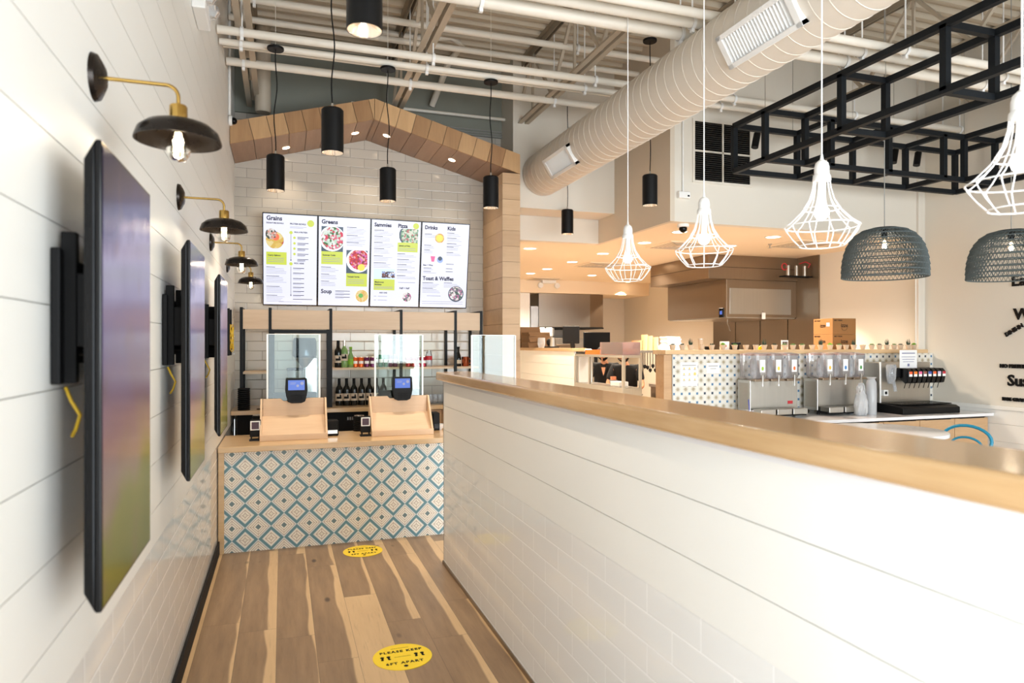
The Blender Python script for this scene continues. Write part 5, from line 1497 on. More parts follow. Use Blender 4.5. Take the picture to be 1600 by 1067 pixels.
t = thing('takeaway_tub', 'clear tub with a peach lid on the lower pass shelf', 'tub', (XK + .12, atX(956, 600, XK + .1).y, zb_p))
MB().lathe([(0, 0), (.04, 0), (.05, .07), (0, .07)], n=20).build('tub', M['hazeglass'], t, smooth=40); MB().lathe([(0, .07), (.035, .07), (.035, .11), (0, .11)], n=20).build('lid', plain('peach lid', (236, 150, 110), .4), t, smooth=40)
MB().box(-.06, .06, -.12, .12, 0, .06).build('takeaway_box', M['paper'], loc=(XK + .12, atX(964, 600, XK + .1).y - .02, zb_p), bevel=.01, label='white takeaway box on the lower pass shelf beside the tub', cat='box')

# prep table, food and utensils deeper in
t = thing('prep_table', 'stainless prep table with drawers seen right of the pass shelf', 'table', (4.95, 7.9, 0))
MB().box(0, 1.4, 0, .7, 1.0, 1.04).build('worktop', M['steel'], t, bevel=.003); MB().box(.02, 1.38, .03, .68, .1, 1.0).build('carcass', M['steeldark'], t)
for k in range(3): MB().box(.04 + k * .45, .46 + k * .45, .015, .03, .7, .97).build('drawer', M['steeldark'], t, bevel=.004); MB().box(.15 + k * .45, .35 + k * .45, -.005, .015, .88, .895).build('drawer_pull', M['steel'], t)
for k, (px, m_, lab) in enumerate(((1008, 'paper', 'white'), (1016, 'orange', 'orange'), (1024, 'copper', 'tan'), (1031, 'paper', 'second white'))):
    q = Vector((5.06 + .19 * k, 0, 0))
    t = thing('food_pan', '%s-filled shallow food pan on the kitchen prep table' % lab, 'pan', (q.x, 8.1, 1.04), 0, 'food pans on the prep table')
    MB().box(-.08, .08, -.12, .12, 0, .05).build('pan', M['steel'], t, bevel=.01); MB().ball((0, 0, .045), .06, 10, .5).build('food', M[m_], t, smooth=60)
t = thing('utensil_rail', 'steel rail holding a row of hanging dark utensils above the prep table', 'rail', (atY(1004, 549, 8.4).x, 8.4, atY(1020, 550, 8.4).z))
MB().box(0, .42, 0, .02, 0, .02).build('rail', M['steel'], t); MB().box(0, .02, 0, .02, -.46, 0).box(.40, .42, 0, .02, -.46, 0).build('rail_post', M['steel'], t)
for k in range(9):
    L_ = random.uniform(.12, .24); x = .03 + k * .042
    MB().cyl((0, 0, 0), (0, 0, -L_), .005, n=6).lathe([(0, 0), (.02, 0), (.024, -.03), (0, -.06)], 0, 0, -L_, 10).build('hanging_utensil', M['blackmatte'], loc=(t.location.x + x, 8.39, t.location.z), smooth=40,
        label='dark utensil hanging from the steel kitchen rail, %s from the left' % ORD[k], cat='utensil', group='utensils on the kitchen rail')
# shelf of takeaway paper goods
za = atY(1020, 547, 7.4).z
t = thing('goods_shelf', 'grey steel shelf of takeaway paper goods left of the potted plants', 'shelf', (0, 7.4, 0))
xg0, xg1 = atY(984, 547, 7.4).x, atY(1066, 547, 7.4).x
MB().box(xg0, xg1, -.12, .2, za - .03, za).build('shelf_board', M['steel'], t)
for x in (xg0 + .015, xg1 - .015): MB().box(x - .015, x + .015, .16, .19, 0, za - .03).build('leg', M['steel'], t)
def gx(px): return atY(px, 540, 7.42).x
MB().lathe([(0, 0), (.06, 0), (.065, .12), (0, .12)], n=20).build('cup_stack', wood('kraft cups', (196, 156, 110), (216, 180, 136), 'x', .6), loc=(gx(995), 7.42, za), smooth=40, label='short tan stack of paper bowls at the left end of the goods shelf', cat='bowl')
for k, px in enumerate((1007, 1015, 1024)):
    MB().lathe([(0, 0), (.035, 0), (.04, .19 - .015 * k), (0, .19 - .015 * k)], n=18).build('cup_stack', plain('cream cups', (226, 200, 150), .6), loc=(gx(px), 7.42, za), smooth=40, label='tall cream stack of paper cups on the goods shelf, %s from the left' % ORD[k], cat='cup', group='cream cup stacks on the goods shelf')
MB().box(-.045, .045, -.05, .05, 0, .055).build('paper_box', M['paper'], loc=(gx(1031), 7.36, za), bevel=.008, label='small white box in front of the stacked cups', cat='box')
for k in range(7):
    o = MB().box(-.1, .1, -.08, .08, 0, .022).build('paper_bag_bundle', M['paper'], loc=(gx(1048) + random.uniform(-.015, .015), 7.42, za + k * .024), bevel=.006, label='white bundle of flat paper bags, %s from the bottom' % ORD[k], cat='paper bag', group='pile of paper bag bundles')
    o.rotation_euler = (0, 0, random.uniform(-.12, .12))
# ------------------------------------------------------------ drinks bar: tiled half wall and ledge
YT = 5.82
xt0, xt1 = atY(1051, 600, YT).x, XR - .002
MB().box(xt0, xt1, YT, YT + .14, 0, 1.502).build('wall_drinks', M['dots'], kind='structure')
xp0 = atY(1037, 600, YT).x
t = thing('end_post', 'light oak end post of the tiled drinks wall', 'post', (xp0, YT, 0))
MB().box(0, xt0 - xp0 - .012, -.005, .15, 0, 1.50).build('post_board', M['cab'], t, bevel=.002)
MB().box(xt0 - xp0 - .011, xt0 - xp0 - .001, -.012, .0, 0, 1.50).build('edge_trim', M['steel'], t)
xl1 = atY(1444, 545, YT).x
MB().box(xp0 - .01, xl1, YT - .05, YT + .19, 1.503, 1.545).build('plant_ledge', M['oak'], bevel=.004, label='oak ledge on the tiled drinks wall carrying a row of potted succulents', cat='ledge')
# ------------------------------------------------------------ plants
def pot(t, empty=False):
    MB().lathe([(0, 0), (.020, 0), (.0285, .040), (.031, .040), (.031, .050), (.027, .050), (.026, .042), (0, .042)], n=18).build('pot', M['terracotta'], t, smooth=40)
    MB().lathe([(0, .043), (.026, .043)], n=14).build('soil', M['soil'], t)
def leaf(mb, a, el, L, w0, base=.043, r0=.004, curl=.3):
    pts = []; rs = []
    for i in range(5):
        f = i / 4; e = el + curl * f
        pts.append((math.cos(a) * (r0 + L * f * math.cos(e)), math.sin(a) * (r0 + L * f * math.cos(e)), base + L * f * math.sin(e))); rs.append(w0 * (1 - .85 * f ** 1.5))
    mb.tube(pts, rs, 5)
def plant(kind, loc, label):
    t = thing('potted_succulent', label, 'potted plant', loc, random.random() * 6, 'potted succulents on the ledge')
    pot(t)
    mb = MB(); m_ = M['green']
    if kind == 'spiky':
        for k in range(11): leaf(mb, k * 2.4, .75 + .05 * k, .035 + .004 * k, .0055, curl=.25)
        m_ = M['dkgreen']
    elif kind == 'rosette':
        for k in range(18): leaf(mb, k * 2.4, .25 + .06 * k, .028 - .0006 * k, .006, curl=.4)
    elif kind == 'bushy':
        for k in range(26): leaf(mb, k * 2.4, .2 + .05 * k, .030, .005, curl=.2)
        m_ = M['limegreen']
    elif kind == 'dark':
        for k in range(16): leaf(mb, k * 2.4, .2 + .05 * k, .024, .0055, curl=.4)
        m_ = M['dkgreen']
    else:
        for k in range(7): leaf(mb, k * 2.4, .7, .012, .004)
        m_ = M['soil']
    mb.build('leaves', m_, t, smooth=60)
    return t
PL = [(1051, 'dark'), (1066, 'dark'), (1079, 'spiky'), (1096, 'bare'), (1112, 'dark'), (1129.5, 'bushy'), (1148, 'rosette'), (1165.5, 'bare'), (1181, 'bare'), (1194, 'spiky'), (1210, 'dark'), (1225.5, 'rosette'),
      (1239, 'rosette'), (1253, 'rosette'), (1269, 'bare'), (1282, 'spiky'), (1297, 'bushy'), (1311, 'rosette'), (1322, 'bare'), (1334, 'spiky'), (1348, 'bare'), (1362, 'rosette'), (1374, 'dark'), (1385.5, 'spiky'),
      (1397, 'rosette'), (1407, 'dark'), (1419, 'spiky'), (1428, 'bushy')]
kd = {'dark': 'small dark low succulent', 'spiky': 'tall spiky aloe-like succulent', 'bare': 'nearly bare stubby plant', 'bushy': 'bright green bushy succulent', 'rosette': 'green rosette succulent'}
proto = {}
for k, (px, kind) in enumerate(PL):
    loc = (atY(px, 545, YT + .03).x, YT + .03, 1.545)
    lab = kd[kind] + ' in a pale pot, %s from the left on the ledge' % ORD[k]
    if kind not in proto: proto[kind] = plant(kind, loc, lab)
    else: dup(proto[kind], loc, lab, rz=random.random() * 6)
# things behind the plants
Yb = YT + .15
def behind(px): return atY(px, 540, Yb).x
t = thing('cup_sleeve', 'upright kraft cup holder behind the fourth potted plant', 'cup holder', (behind(1092), YT + .12, 1.545))
MB().lathe([(.020, 0), (.026, .11), (.024, .11), (.018, 0)], n=18).build('wicker_cup', M['terracotta'], t, smooth=40); MB().lathe([(.026, .106), (.0285, .106), (.0285, .112), (.026, .112)], n=18).build('rim', M['steel'], t)
for px, lab in ((1138, 'white food carton behind the bushy plant, left part of the ledge'),):
    t = thing('food_carton', lab, 'carton', (atY(1132, 540, YT + .12).x, YT + .12, 1.545))
    MB().box(-.045, .045, -.02, .02, 0, .085).build('carton', M['paper'], t, bevel=.003); MB().box(-.02, .01, -.0215, -.02, .03, .05).build('carton_mark', M['red'], t)
t = thing('black_tape_dispenser', 'black dispenser behind the plants left of centre on the ledge', 'dispenser', (atY(1150, 540, YT + .13).x, YT + .13, 1.545))
MB().box(-.06, .03, -.02, .02, 0, .05).box(-.05, .05, -.015, .015, .05, .075).build('body', M['blackmatte'], t, bevel=.006)
MB().box(-.045, .045, -.02, .02, 0, .035).build('black_case', M['blackmatte'], loc=(atY(1108, 540, YT + .12).x, YT + .12, 1.545), bevel=.008, label='flat black case lying behind the fifth potted plant', cat='case')
t = thing('rubber_glove_pad', 'yellow and black pad leaning on the ledge between two pots', 'scrubber', (atY(1188, 540, YT + .09).x, YT + .09, 1.545))
mb = MB(); mb.prism([(-.035, 0), (.012, 0), (.035, .035), (.02, .05), (-.02, .03)], -.012, .012); mb.build('pad', M['yellow'], t, bevel=.004)
MB().box(-.07, .0, .02, .045, 0, .055).build('backing', M['blackmatte'], t, bevel=.006)
t = thing('picture_card', 'small white framed card showing a plant behind the pots', 'card', (atY(1226, 540, YT + .1).x, YT + .1, 1.545))
MB().box(-.042, .042, -.006, .006, 0, .098).build('card', M['paper'], t, bevel=.002); MB().box(-.032, .032, -.0075, -.006, .03, .085).build('card_picture', food_mat('card picture', [(190, 160, 130), (110, 80, 60), (220, 200, 180)], 60, .5), t)
# cardboard cases on a steel shelf behind the ledge
t = thing('kitchen_shelf', 'steel shelf just behind the plant ledge', 'shelf', (4.6, YT + .22, 0))
MB().box(0, XR - 4.61, 0, .5, 1.505, 1.535).build('shelf_board', M['steel'], t)
for x in (.03, XR - 4.65): MB().box(x - .02, x + .02, .44, .48, 0, 1.505).build('leg', M['steel'], t)
def carton(z, lab, rz):
    cx = atY(1301, 540, YT + .27).x
    t = thing('cardboard_case', lab, 'cardboard box', (cx, YT + .27, z), rz, 'two stacked cardboard cases')
    W_, D_, H_ = .30, .33, .178
    MB().box(0, W_, 0, D_, 0, H_).build('carton', M['card'], t, bevel=.003)
    mb = MB(); mb.text('izze', .06, (W_ / 2, -.0015, .08), ROT_MY, .0004, .0008, 1, 'CENTER')
    mb.text('BEST FRESH', .02, (.02, -.0015, H_ - .03), ROT_MY, .0004, .0004)
    mb.tube([(W_ / 2 + .035 * math.cos(PI + PI * i / 10), -.0015, .072 + .03 * math.sin(PI + PI * i / 10)) for i in range(11)], .0015, 4)
    mb.build('front_printing', M['blackmatte'], t); mb = MB()
    mb.text('izze', .06, (-.0015, D_ / 2, .08), ROT_MX, .0004, .0008, 1, 'CENTER')
    mb.text('BEST FRESH', .02, (-.0015, D_ - .02, H_ - .03), ROT_MX, .0004, .0004)
    mb.build('side_printing', M['blackmatte'], t)
    return t
carton(1.535, 'kraft cardboard drinks case, lower of the two stacked behind the plants', R(-6))
t = carton(1.714, 'kraft cardboard drinks case, upper of the two stacked behind the plants', R(-6))
MB().box(-.0025, -.0005, .05, .1, .09, .13).build('shipping_label', M['paper'], t)

# posters on the tiled wall
def poster(px0, px1, py0, py1, lab, cols):
    a, b = atY(px0, py0, YT), atY(px1, py1, YT)
    t = thing('wall_poster', lab, 'poster', (a.x, YT, b.z)); W_, H_ = b.x - a.x, a.z - b.z
    MB().box(0, W_, -.003, -.0005, 0, H_).build('sheet', M['paper'], t)
    mb = MB(); mb.box(.02, W_ - .02, -.0035, -.003, H_ - .035, H_ - .028)
    if cols:
        for r_ in range(4):
            for c_ in range(3): mb.box(.025 + c_ * W_ / 3.2, .055 + c_ * W_ / 3.2, -.0035, -.003, H_ - .075 - r_ * .055, H_ - .070 - r_ * .055)
    else: mb.box(.04, W_ - .04, -.0035, -.003, H_ - .06, H_ - .055)
    mb.build('fine_print', M['greycable'], t)
    if cols:
        mb = MB()
        for r_ in range(3):
            for c_ in range(3): mb.lathe([(0, -.0036), (.009 if (r_, c_) != (1, 2) else .016, -.0036)], .04 + c_ * W_ / 3.2, 0, H_ - .06 - r_ * .055, 10, 'y')
        mb.build('fruit_picture', plain('peach print', (246, 206, 120), .6), t)
poster(1063, 1090, 566, 603, 'larger white allergen poster with fruit pictures on the dotted tile wall', True)
poster(1104, 1124, 567, 583, 'smaller plain white notice on the dotted tile wall', False)

# ------------------------------------------------------------ drinks counter
ZD = .89; YD0 = 5.11
t = thing('drinks_counter', 'white quartz drinks counter on oak cabinets under the dotted tile wall', 'counter', (0, YD0, 0))
MB().box(3.6, XR - .014, 0, YT - YD0 - .003, ZD - .03, ZD).build('worktop', M['cap_white'], t, bevel=.003)
MB().box(3.7, XR - .016, .09, YT - YD0 - .01, .08, ZD - .03).build('carcass', M['blackmatte'], t)
for k in range(7):
    MB().box(3.69 + k * .47, 3.69 + k * .47 + .463, .055, .088, .09, ZD - .05).build('cabinet_door', M['cab'], t, bevel=.002)
    MB().box(3.7 + k * .47 + .06, 3.7 + k * .47 + .40, .052, .089, ZD - .052, ZD - .032).build('lip_gap_strip', M['blackgloss'], t)  # black strips stand for shade in the gaps under the worktop lip
# juice dispensers
def juice(x0, x1, lab, cols, tag=False):
    Yf = 5.56; W_ = x1 - x0
    t = thing('juice_dispenser', lab, 'drink dispenser', (x0, Yf, ZD), 0, 'juice dispensers on the drinks counter')
    MB().box(0, W_, 0, .19, .04, .36).build('cooler_body', M['steel'], t, bevel=.006)
    mb = MB()
    for k in range(20): mb.box(-.0025, 0, .025, .165, .075 + k * .013, .0815 + k * .013)
    mb.build('side_louvres', M['joistdark'], t)
    mb = MB()
    for x in (.03, W_ - .03):
        for y in (.02, .17): mb.cyl((x, y, 0), (x, y, .04), .014)
    mb.build('feet', M['black'], t)
    n_ = 3; bw = W_ / n_
    for k in range(n_):
        cx = bw * (k + .5)
        mb = MB(); hb = bw / 2 - .006
        ring = lambda s_, z_: [(cx + s_ * hb * math.copysign(abs(math.cos(a)) ** .5, math.cos(a)), .07 + s_ * .13 * math.copysign(abs(math.sin(a)) ** .5, math.sin(a)), z_) for a in [2 * PI * i / 24 for i in range(24)]]
        vs = ring(.9, .375) + ring(1, .40) + ring(1, .60); fs = []
        for j in range(2):
            for i in range(24): fs.append((j * 24 + i, j * 24 + (i + 1) % 24, (j + 1) * 24 + (i + 1) % 24, (j + 1) * 24 + i))
        fs.append(tuple(reversed(range(24)))); mb.add(vs, fs); mb.build('bowl', M['bowl'], t, smooth=50)
        mb = MB(); mb.lathe([(.012, .37), (.03, .40), (.034, .42), (.034, .55), (.02, .57), (0, .57)], cx, .07, 0, 18); mb.build('cooling_post', M['hazeglass'], t, smooth=50)
        mb = MB(); vs = ring(1.02, .60) + ring(1.02, .615) + ring(.5, .63); fs = []
        for j in range(2):
            for i in range(24): fs.append((j * 24 + i, j * 24 + (i + 1) % 24, (j + 1) * 24 + (i + 1) % 24, (j + 1) * 24 + i))
        fs.append(tuple(range(48, 72))); mb.add(vs, fs); mb.build('bowl_lid', M['pinkacr'], t, smooth=50)
        mb = MB(); mb.box(cx - bw * .42, cx + bw * .42, -.06, .0, .35, .372); mb.build('bowl_shelf', M['blackmatte' if False else 'steeldark'], t, bevel=.004)
        mb = MB(); mb.box(cx - .008, cx + .008, -.075, -.06, .32, .41); mb.cyl((cx, -.065, .30), (cx, -.065, .35), .01); mb.build('tap', M['steel'], t, bevel=.002)
        mb = MB(); mb.box(cx - .03, cx + .03, -.066, -.063, .44, .56); mb.build('flavour_card', M['paper'], t)
        mb = MB(); mb.ball((cx, -.067, .475), .014, 8, 1.4); mb.v = [(a, -.067 + (b_ + .067) * .05, c_) for a, b_, c_ in mb.v]; mb.build('fruit_picture', plain(cols[k] + ' fruit print', {'lime': (150, 190, 60), 'lemon': (240, 206, 70), 'carrot': (226, 110, 50), 'mango': (246, 180, 50), 'berry': (70, 130, 190), 'apple': (60, 140, 60)}[cols[k]], .5), t)
    for k in range(3):
        MB().box(bw * k + .012, bw * (k + 1) - .006, -.15, -.03, .03, .085).build('drip_tray', M['steel'], t, bevel=.004)
    MB().box(.005, W_ - .005, -.13, 0, .015, .04).build('tray_base', M['blackmatte'], t)
    if tag: MB().box(W_ - .12, W_ - .06, -.003, 0, .12, .15).build('warning_sticker', M['red'], t)
Yf = 5.56
juice(atY(1172, 620, Yf).x, atY(1246, 620, Yf).x, 'left stainless juice dispenser with three clear bowls', ['lime', 'lemon', 'carrot'], True)
juice(atY(1277, 620, Yf).x, atY(1349, 620, Yf).x, 'right stainless juice dispenser with three clear bowls', ['mango', 'berry', 'apple'])

# soda fountain
x0, x1 = 5.935, 6.67; Yf = 5.55
t = thing('soda_fountain', 'stainless soda fountain with a row of black valves and black drip tray', 'drink dispenser', (x0, Yf, ZD))
W_ = x1 - x0
MB().box(0, W_, .03, .26, .06, .52).box(0, .012, 0, .03, .06, .52).build('steel_body', M['steel'], t, bevel=.004)
MB().box(-.004, .012, -.004, .004, .06, .525).build('corner_trim', M['whiteplastic'], t)
mb = MB(); mb.prism([(-.30, 0), (.03, 0), (.03, .10), (-.26, .08), (-.30, .06)], -.02, W_ + .02, 'x'); mb.build('drip_tray', M['black'], t, bevel=.006)
mb = MB()
for k in range(26): mb.box(.02 + k * (W_ - .04) / 26, .03 + k * (W_ - .04) / 26, -.25, 0, .092, .1)
mb.build('drip_grid', M['blackgloss'], t)
MB().box(.18, W_ + .02, -.05, .03, .36, .46).build('valve_bar', M['blackmatte'], t, bevel=.01)
vc = [(240, 96, 50), (246, 130, 40), (236, 110, 160), (150, 90, 80), (70, 90, 170), (240, 100, 50), (210, 190, 220), (190, 40, 60)]
for k in range(8):
    cx = .25 + k * .066
    v_ = MB(); v_.prism([(-.15, .37), (-.15, .43), (-.12, .46), (-.04, .46), (-.04, .35), (-.10, .30), (-.135, .31)], cx - .027, cx + .027, 'x')
    vo = v_.build('valve', M['blackgloss'], t, bevel=.006)
    MB().box(cx - .021, cx + .021, -.1535, -.1515, .375, .427).build('flavour_plate', M['paper'], vo)
    MB().box(cx - .021, cx + .021, -.1545, -.1535, .40, .427).build('flavour_colour', plain('flavour colour %s' % ORD[k], vc[k], .4), vo)
    MB().cyl((cx + .01, -.08, .30), (cx - .015, -.085, .25), .004, n=6).build('valve_lever', M['black'], vo)
MB().lathe([(0, .30), (.03, .30), (.045, .36), (.05, .48), (.04, .50), (0, .5)], .075, -.07, 0, 20).build('ice_chute', M['hazeglass'], t, smooth=50)
MB().cyl((.1, -.1, .22), (.1, -.08, .32), .016, n=12).build('chute_lever', M['hazeglass'], t, smooth=50)
MB().box(.05, .11, -.002, .0295, .17, .23).build('lock_plate', M['whiteplastic'], t); MB().box(.065, .095, -.004, -.002, .185, .215).build('lock', M['blackmatte'], t)
# paper sign on its top
a, b = atY(1405, 547, Yf - .01), atY(1432, 577, Yf - .01)
t = thing('paper_sign', 'white printed notice standing on top of the soda fountain', 'sign', (a.x, Yf - .015, ZD + .525 - .07))
H_ = a.z - (ZD + .455); W_ = b.x - a.x
MB().box(0, W_, -.002, 0, 0, H_).build('sheet', M['paper'], t)
mb = MB(); mb.text("WHAT'S FOR LUNCH?", .016, (W_ / 2, -.003, H_ - .04), ROT_MY, .0003, .0005, 1, 'CENTER') if False else mb.box(.03, W_ - .03, -.003, -.002, H_ - .038, H_ - .028)
for k in range(3): mb.box(.025 + .01 * k, W_ - .025 - .01 * k, -.003, -.002, H_ - .075 - .025 * k, H_ - .070 - .025 * k)
mb.box(W_ / 2 - .014, W_ / 2 + .014, -.003, -.002, .022, .05); mb.build('print', M['ink'], t)
# cups in plastic sleeves
xc_ = atY(1340, 620, 5.4).x
mb = MB(); mb.lathe([(0, 0), (.052, 0), (.058, .03), (.06, .06), (.058, .10), (.06, .13), (.054, .17), (.045, .20), (.036, .23), (.04, .26), (.034, .29), (.02, .32), (0, .325)], n=40)
rr_ = random.Random(3); mb.v = [(a + rr_.uniform(-.008, .008), b + rr_.uniform(-.008, .008), c + rr_.uniform(-.004, .004)) for a, b, c in mb.v]
mb.build('cup_sleeve', M['bag'], loc=(xc_, 5.36, ZD), smooth=80, label='crumpled clear plastic sleeve of cups, left one beside the soda fountain', cat='plastic cups')
t = thing('cup_sleeve', 'tall clear plastic sleeve of stacked cups next to the soda fountain', 'plastic cups', (atY(1359, 620, 5.4).x, 5.38, ZD))
for k in range(14): MB().lathe([(.036, k * .022), (.042, k * .022 + .022), (.043, k * .022 + .024), (.04, k * .022 + .022)], n=18).build('cup', M['hazeglass'], t, smooth=50) if k < 14 else None
MB().lathe([(0, 0), (.048, 0), (.05, .2), (.046, .33), (.03, .36), (.05, .38)], n=20).build('plastic_sleeve', M['bag'], t, smooth=40)
x_ = atY(1083, 622, 5.5).x
MB().lathe([(0, 0), (.03, 0), (.036, .08), (.04, .10), (.0, .10)], n=20).build('drink_cup', plain('coral red plastic', (220, 84, 92), .4), loc=(x_, 5.5, ZD), smooth=40, label='coral red cup on the left part of the drinks counter', cat='cup')
x_ = atY(1171, 634, 5.3).x
t = thing('straw_holder', 'small brown holder with a blue straw before the left juice dispenser', 'holder', (x_, 5.3, ZD))
MB().lathe([(0, 0), (.035, 0), (.038, .075), (0, .075)], n=20).build('holder', M['copper'], t, smooth=40); MB().lathe([(.04, .075), (.04, .1), (0, .1)], n=20).build('clear_lid', M['hazeglass'], t, smooth=40)
MB().cyl((0, 0, .08), (-.01, 0, .2), .004, n=8).build('straw', plain('blue straw', (50, 70, 170), .4), t)

# ------------------------------------------------------------ table and chairs
t = thing('cafe_table', 'round white cafe table in front of the drinks counter', 'table', (4.78, 4.43, 0))
ZTB = .888
MB().lathe([(0, ZTB), (.46, ZTB), (.468, ZTB - .004), (.468, ZTB - .03), (.455, ZTB - .034), (0, ZTB - .034)], n=64).build('tabletop', M['cap_white'], t, smooth=35)
MB().cyl((0, 0, .03), (0, 0, ZTB - .034), .035, n=24).build('pedestal', M['black'], t, smooth=40)
MB().lathe([(0, .0), (.24, 0), (.24, .01), (.05, .03), (0, .03)], n=40).build('foot', M['black'], t, smooth=35)
def chair(loc, rz, label):
    t = thing('cafe_chair', label, 'chair', loc, rz, 'blue metal cafe chairs')
    s = .48
    MB().lathe([(0, s - .02), (.19, s - .02), (.205, s - .01), (.2, s), (.0, s - .006)], n=36).build('seat', M['blue'], t, smooth=40)
    for a in (PI / 4, 3 * PI / 4): MB().tube([(.16 * math.cos(a) * -1, -.16 * math.sin(a), s - .02), (.21 * math.cos(a) * -1, -.21 * math.sin(a), 0)], .012, 10).build('leg', M['blue'], t, smooth=50)
    for sx in (-1, 1): MB().tube([(sx * .14, .14, s - .02), (sx * .17, .2, 0)], .012, 10).build('leg', M['blue'], t, smooth=50)
    H_ = .90
    def hoop(wd, top, yb):
        pts = [(-wd * .82, .15, s - .01)]
        pts.append((-wd * .98, .19, s + (top - s) * .45))
        for k in range(13):
            a = PI - PI * k / 12; pts.append((wd * math.cos(a), yb, top - wd * .62 + wd * .62 * math.sin(a)))
        pts += [(wd * .98, .19, s + (top - s) * .45), (wd * .82, .15, s - .01)]
        return pts
    MB().tube(hoop(.195, H_, .235), .0135, 12).build('back_hoop', M['blue'], t, smooth=60)
    MB().tube(hoop(.125, H_ - .10, .225), .010, 12).build('inner_hoop', M['blue'], t, smooth=60)
    MB().tube([(.165 * math.cos(a * PI / 16), .165 * math.sin(a * PI / 16), .25) for a in range(32)], .008, 8, closed=True).build('stretcher', M['blue'], t, smooth=60)
    return t
q = atZ(1510, 659, .93)
c0 = chair((q.x - .24, q.y - .06, 0), R(-78), 'blue hooped metal chair right of the round white table')
q2 = atZ(1263, 649, .93)
c1 = dup(c0, (4.46, 4.80, 0), 'blue hooped metal chair left of the round white table, mostly behind the ledge', rz=R(20))

# ------------------------------------------------------------ lettering on the right wall
def wall_text(s, px, py, size, lab, tilt_=0.0, off=.002):
    p = atX(px, py, XR)
    mb = MB(); rot = ROT_MX @ Matrix.Rotation(tilt_, 3, 'Z')
    mb.text(s, size, (0, 0, 0), rot, .006, off, 1.0)
    mb.build('wall_lettering', M['black'], loc=(XR - .008, p.y, p.z), label=lab, cat='wall lettering')
wall_text('Ea', 1581, 447, .155, 'black raised letters Ea high on the right wall under the cut woven lamp', off=.004)
wall_text('W', 1585, 499, .155, 'single black raised letter W on the right wall', off=.004)
wall_text('DINE-IN', 1573, 526, .055, 'small slanting black words DINE-IN on the right wall', R(30), .003)
wall_text('NO PRESERV', 1563, 574, .05, 'small black words starting NO PRESERV on the right wall', off=.003)
wall_text('Sus', 1575, 602, .155, 'large black raised letters Sus low on the right wall', off=.004)
wall_text('100% GRAS', 1566, 625, .045, 'small black words starting 100% GRAS, lowest on the right wall', off=.003)
# ------------------------------------------------------------ two kitchen workers behind the pass shelf
def skin(name, pts, edges, radii, mat, parent, root=0, sub=2):
    me = bpy.data.meshes.new(name); me.from_pydata(pts, edges, []); me.materials.append(mat)
    o = bpy.data.objects.new(name, me); C.objects.link(o); o.parent = parent
    m = o.modifiers.new('skin', 'SKIN'); m.use_smooth_shade = True
    for i, r_ in enumerate(radii):
        r_ = r_ if isinstance(r_, tuple) else (r_, r_)
        me.skin_vertices[0].data[i].radius = r_; me.skin_vertices[0].data[i].use_root = (i == root)
    s = o.modifiers.new('sub', 'SUBSURF'); s.levels = sub; s.render_levels = sub
    dg = bpy.context.evaluated_depsgraph_get(); bpy.context.view_layer.update()
    m2 = bpy.data.meshes.new_from_object(o.evaluated_get(dg)); m2.materials.clear(); m2.materials.append(mat)
    o.modifiers.clear(); o.data = m2; m2.name = name
    for p in m2.polygons: p.material_index = 0
    m2.shade_smooth()
    return o
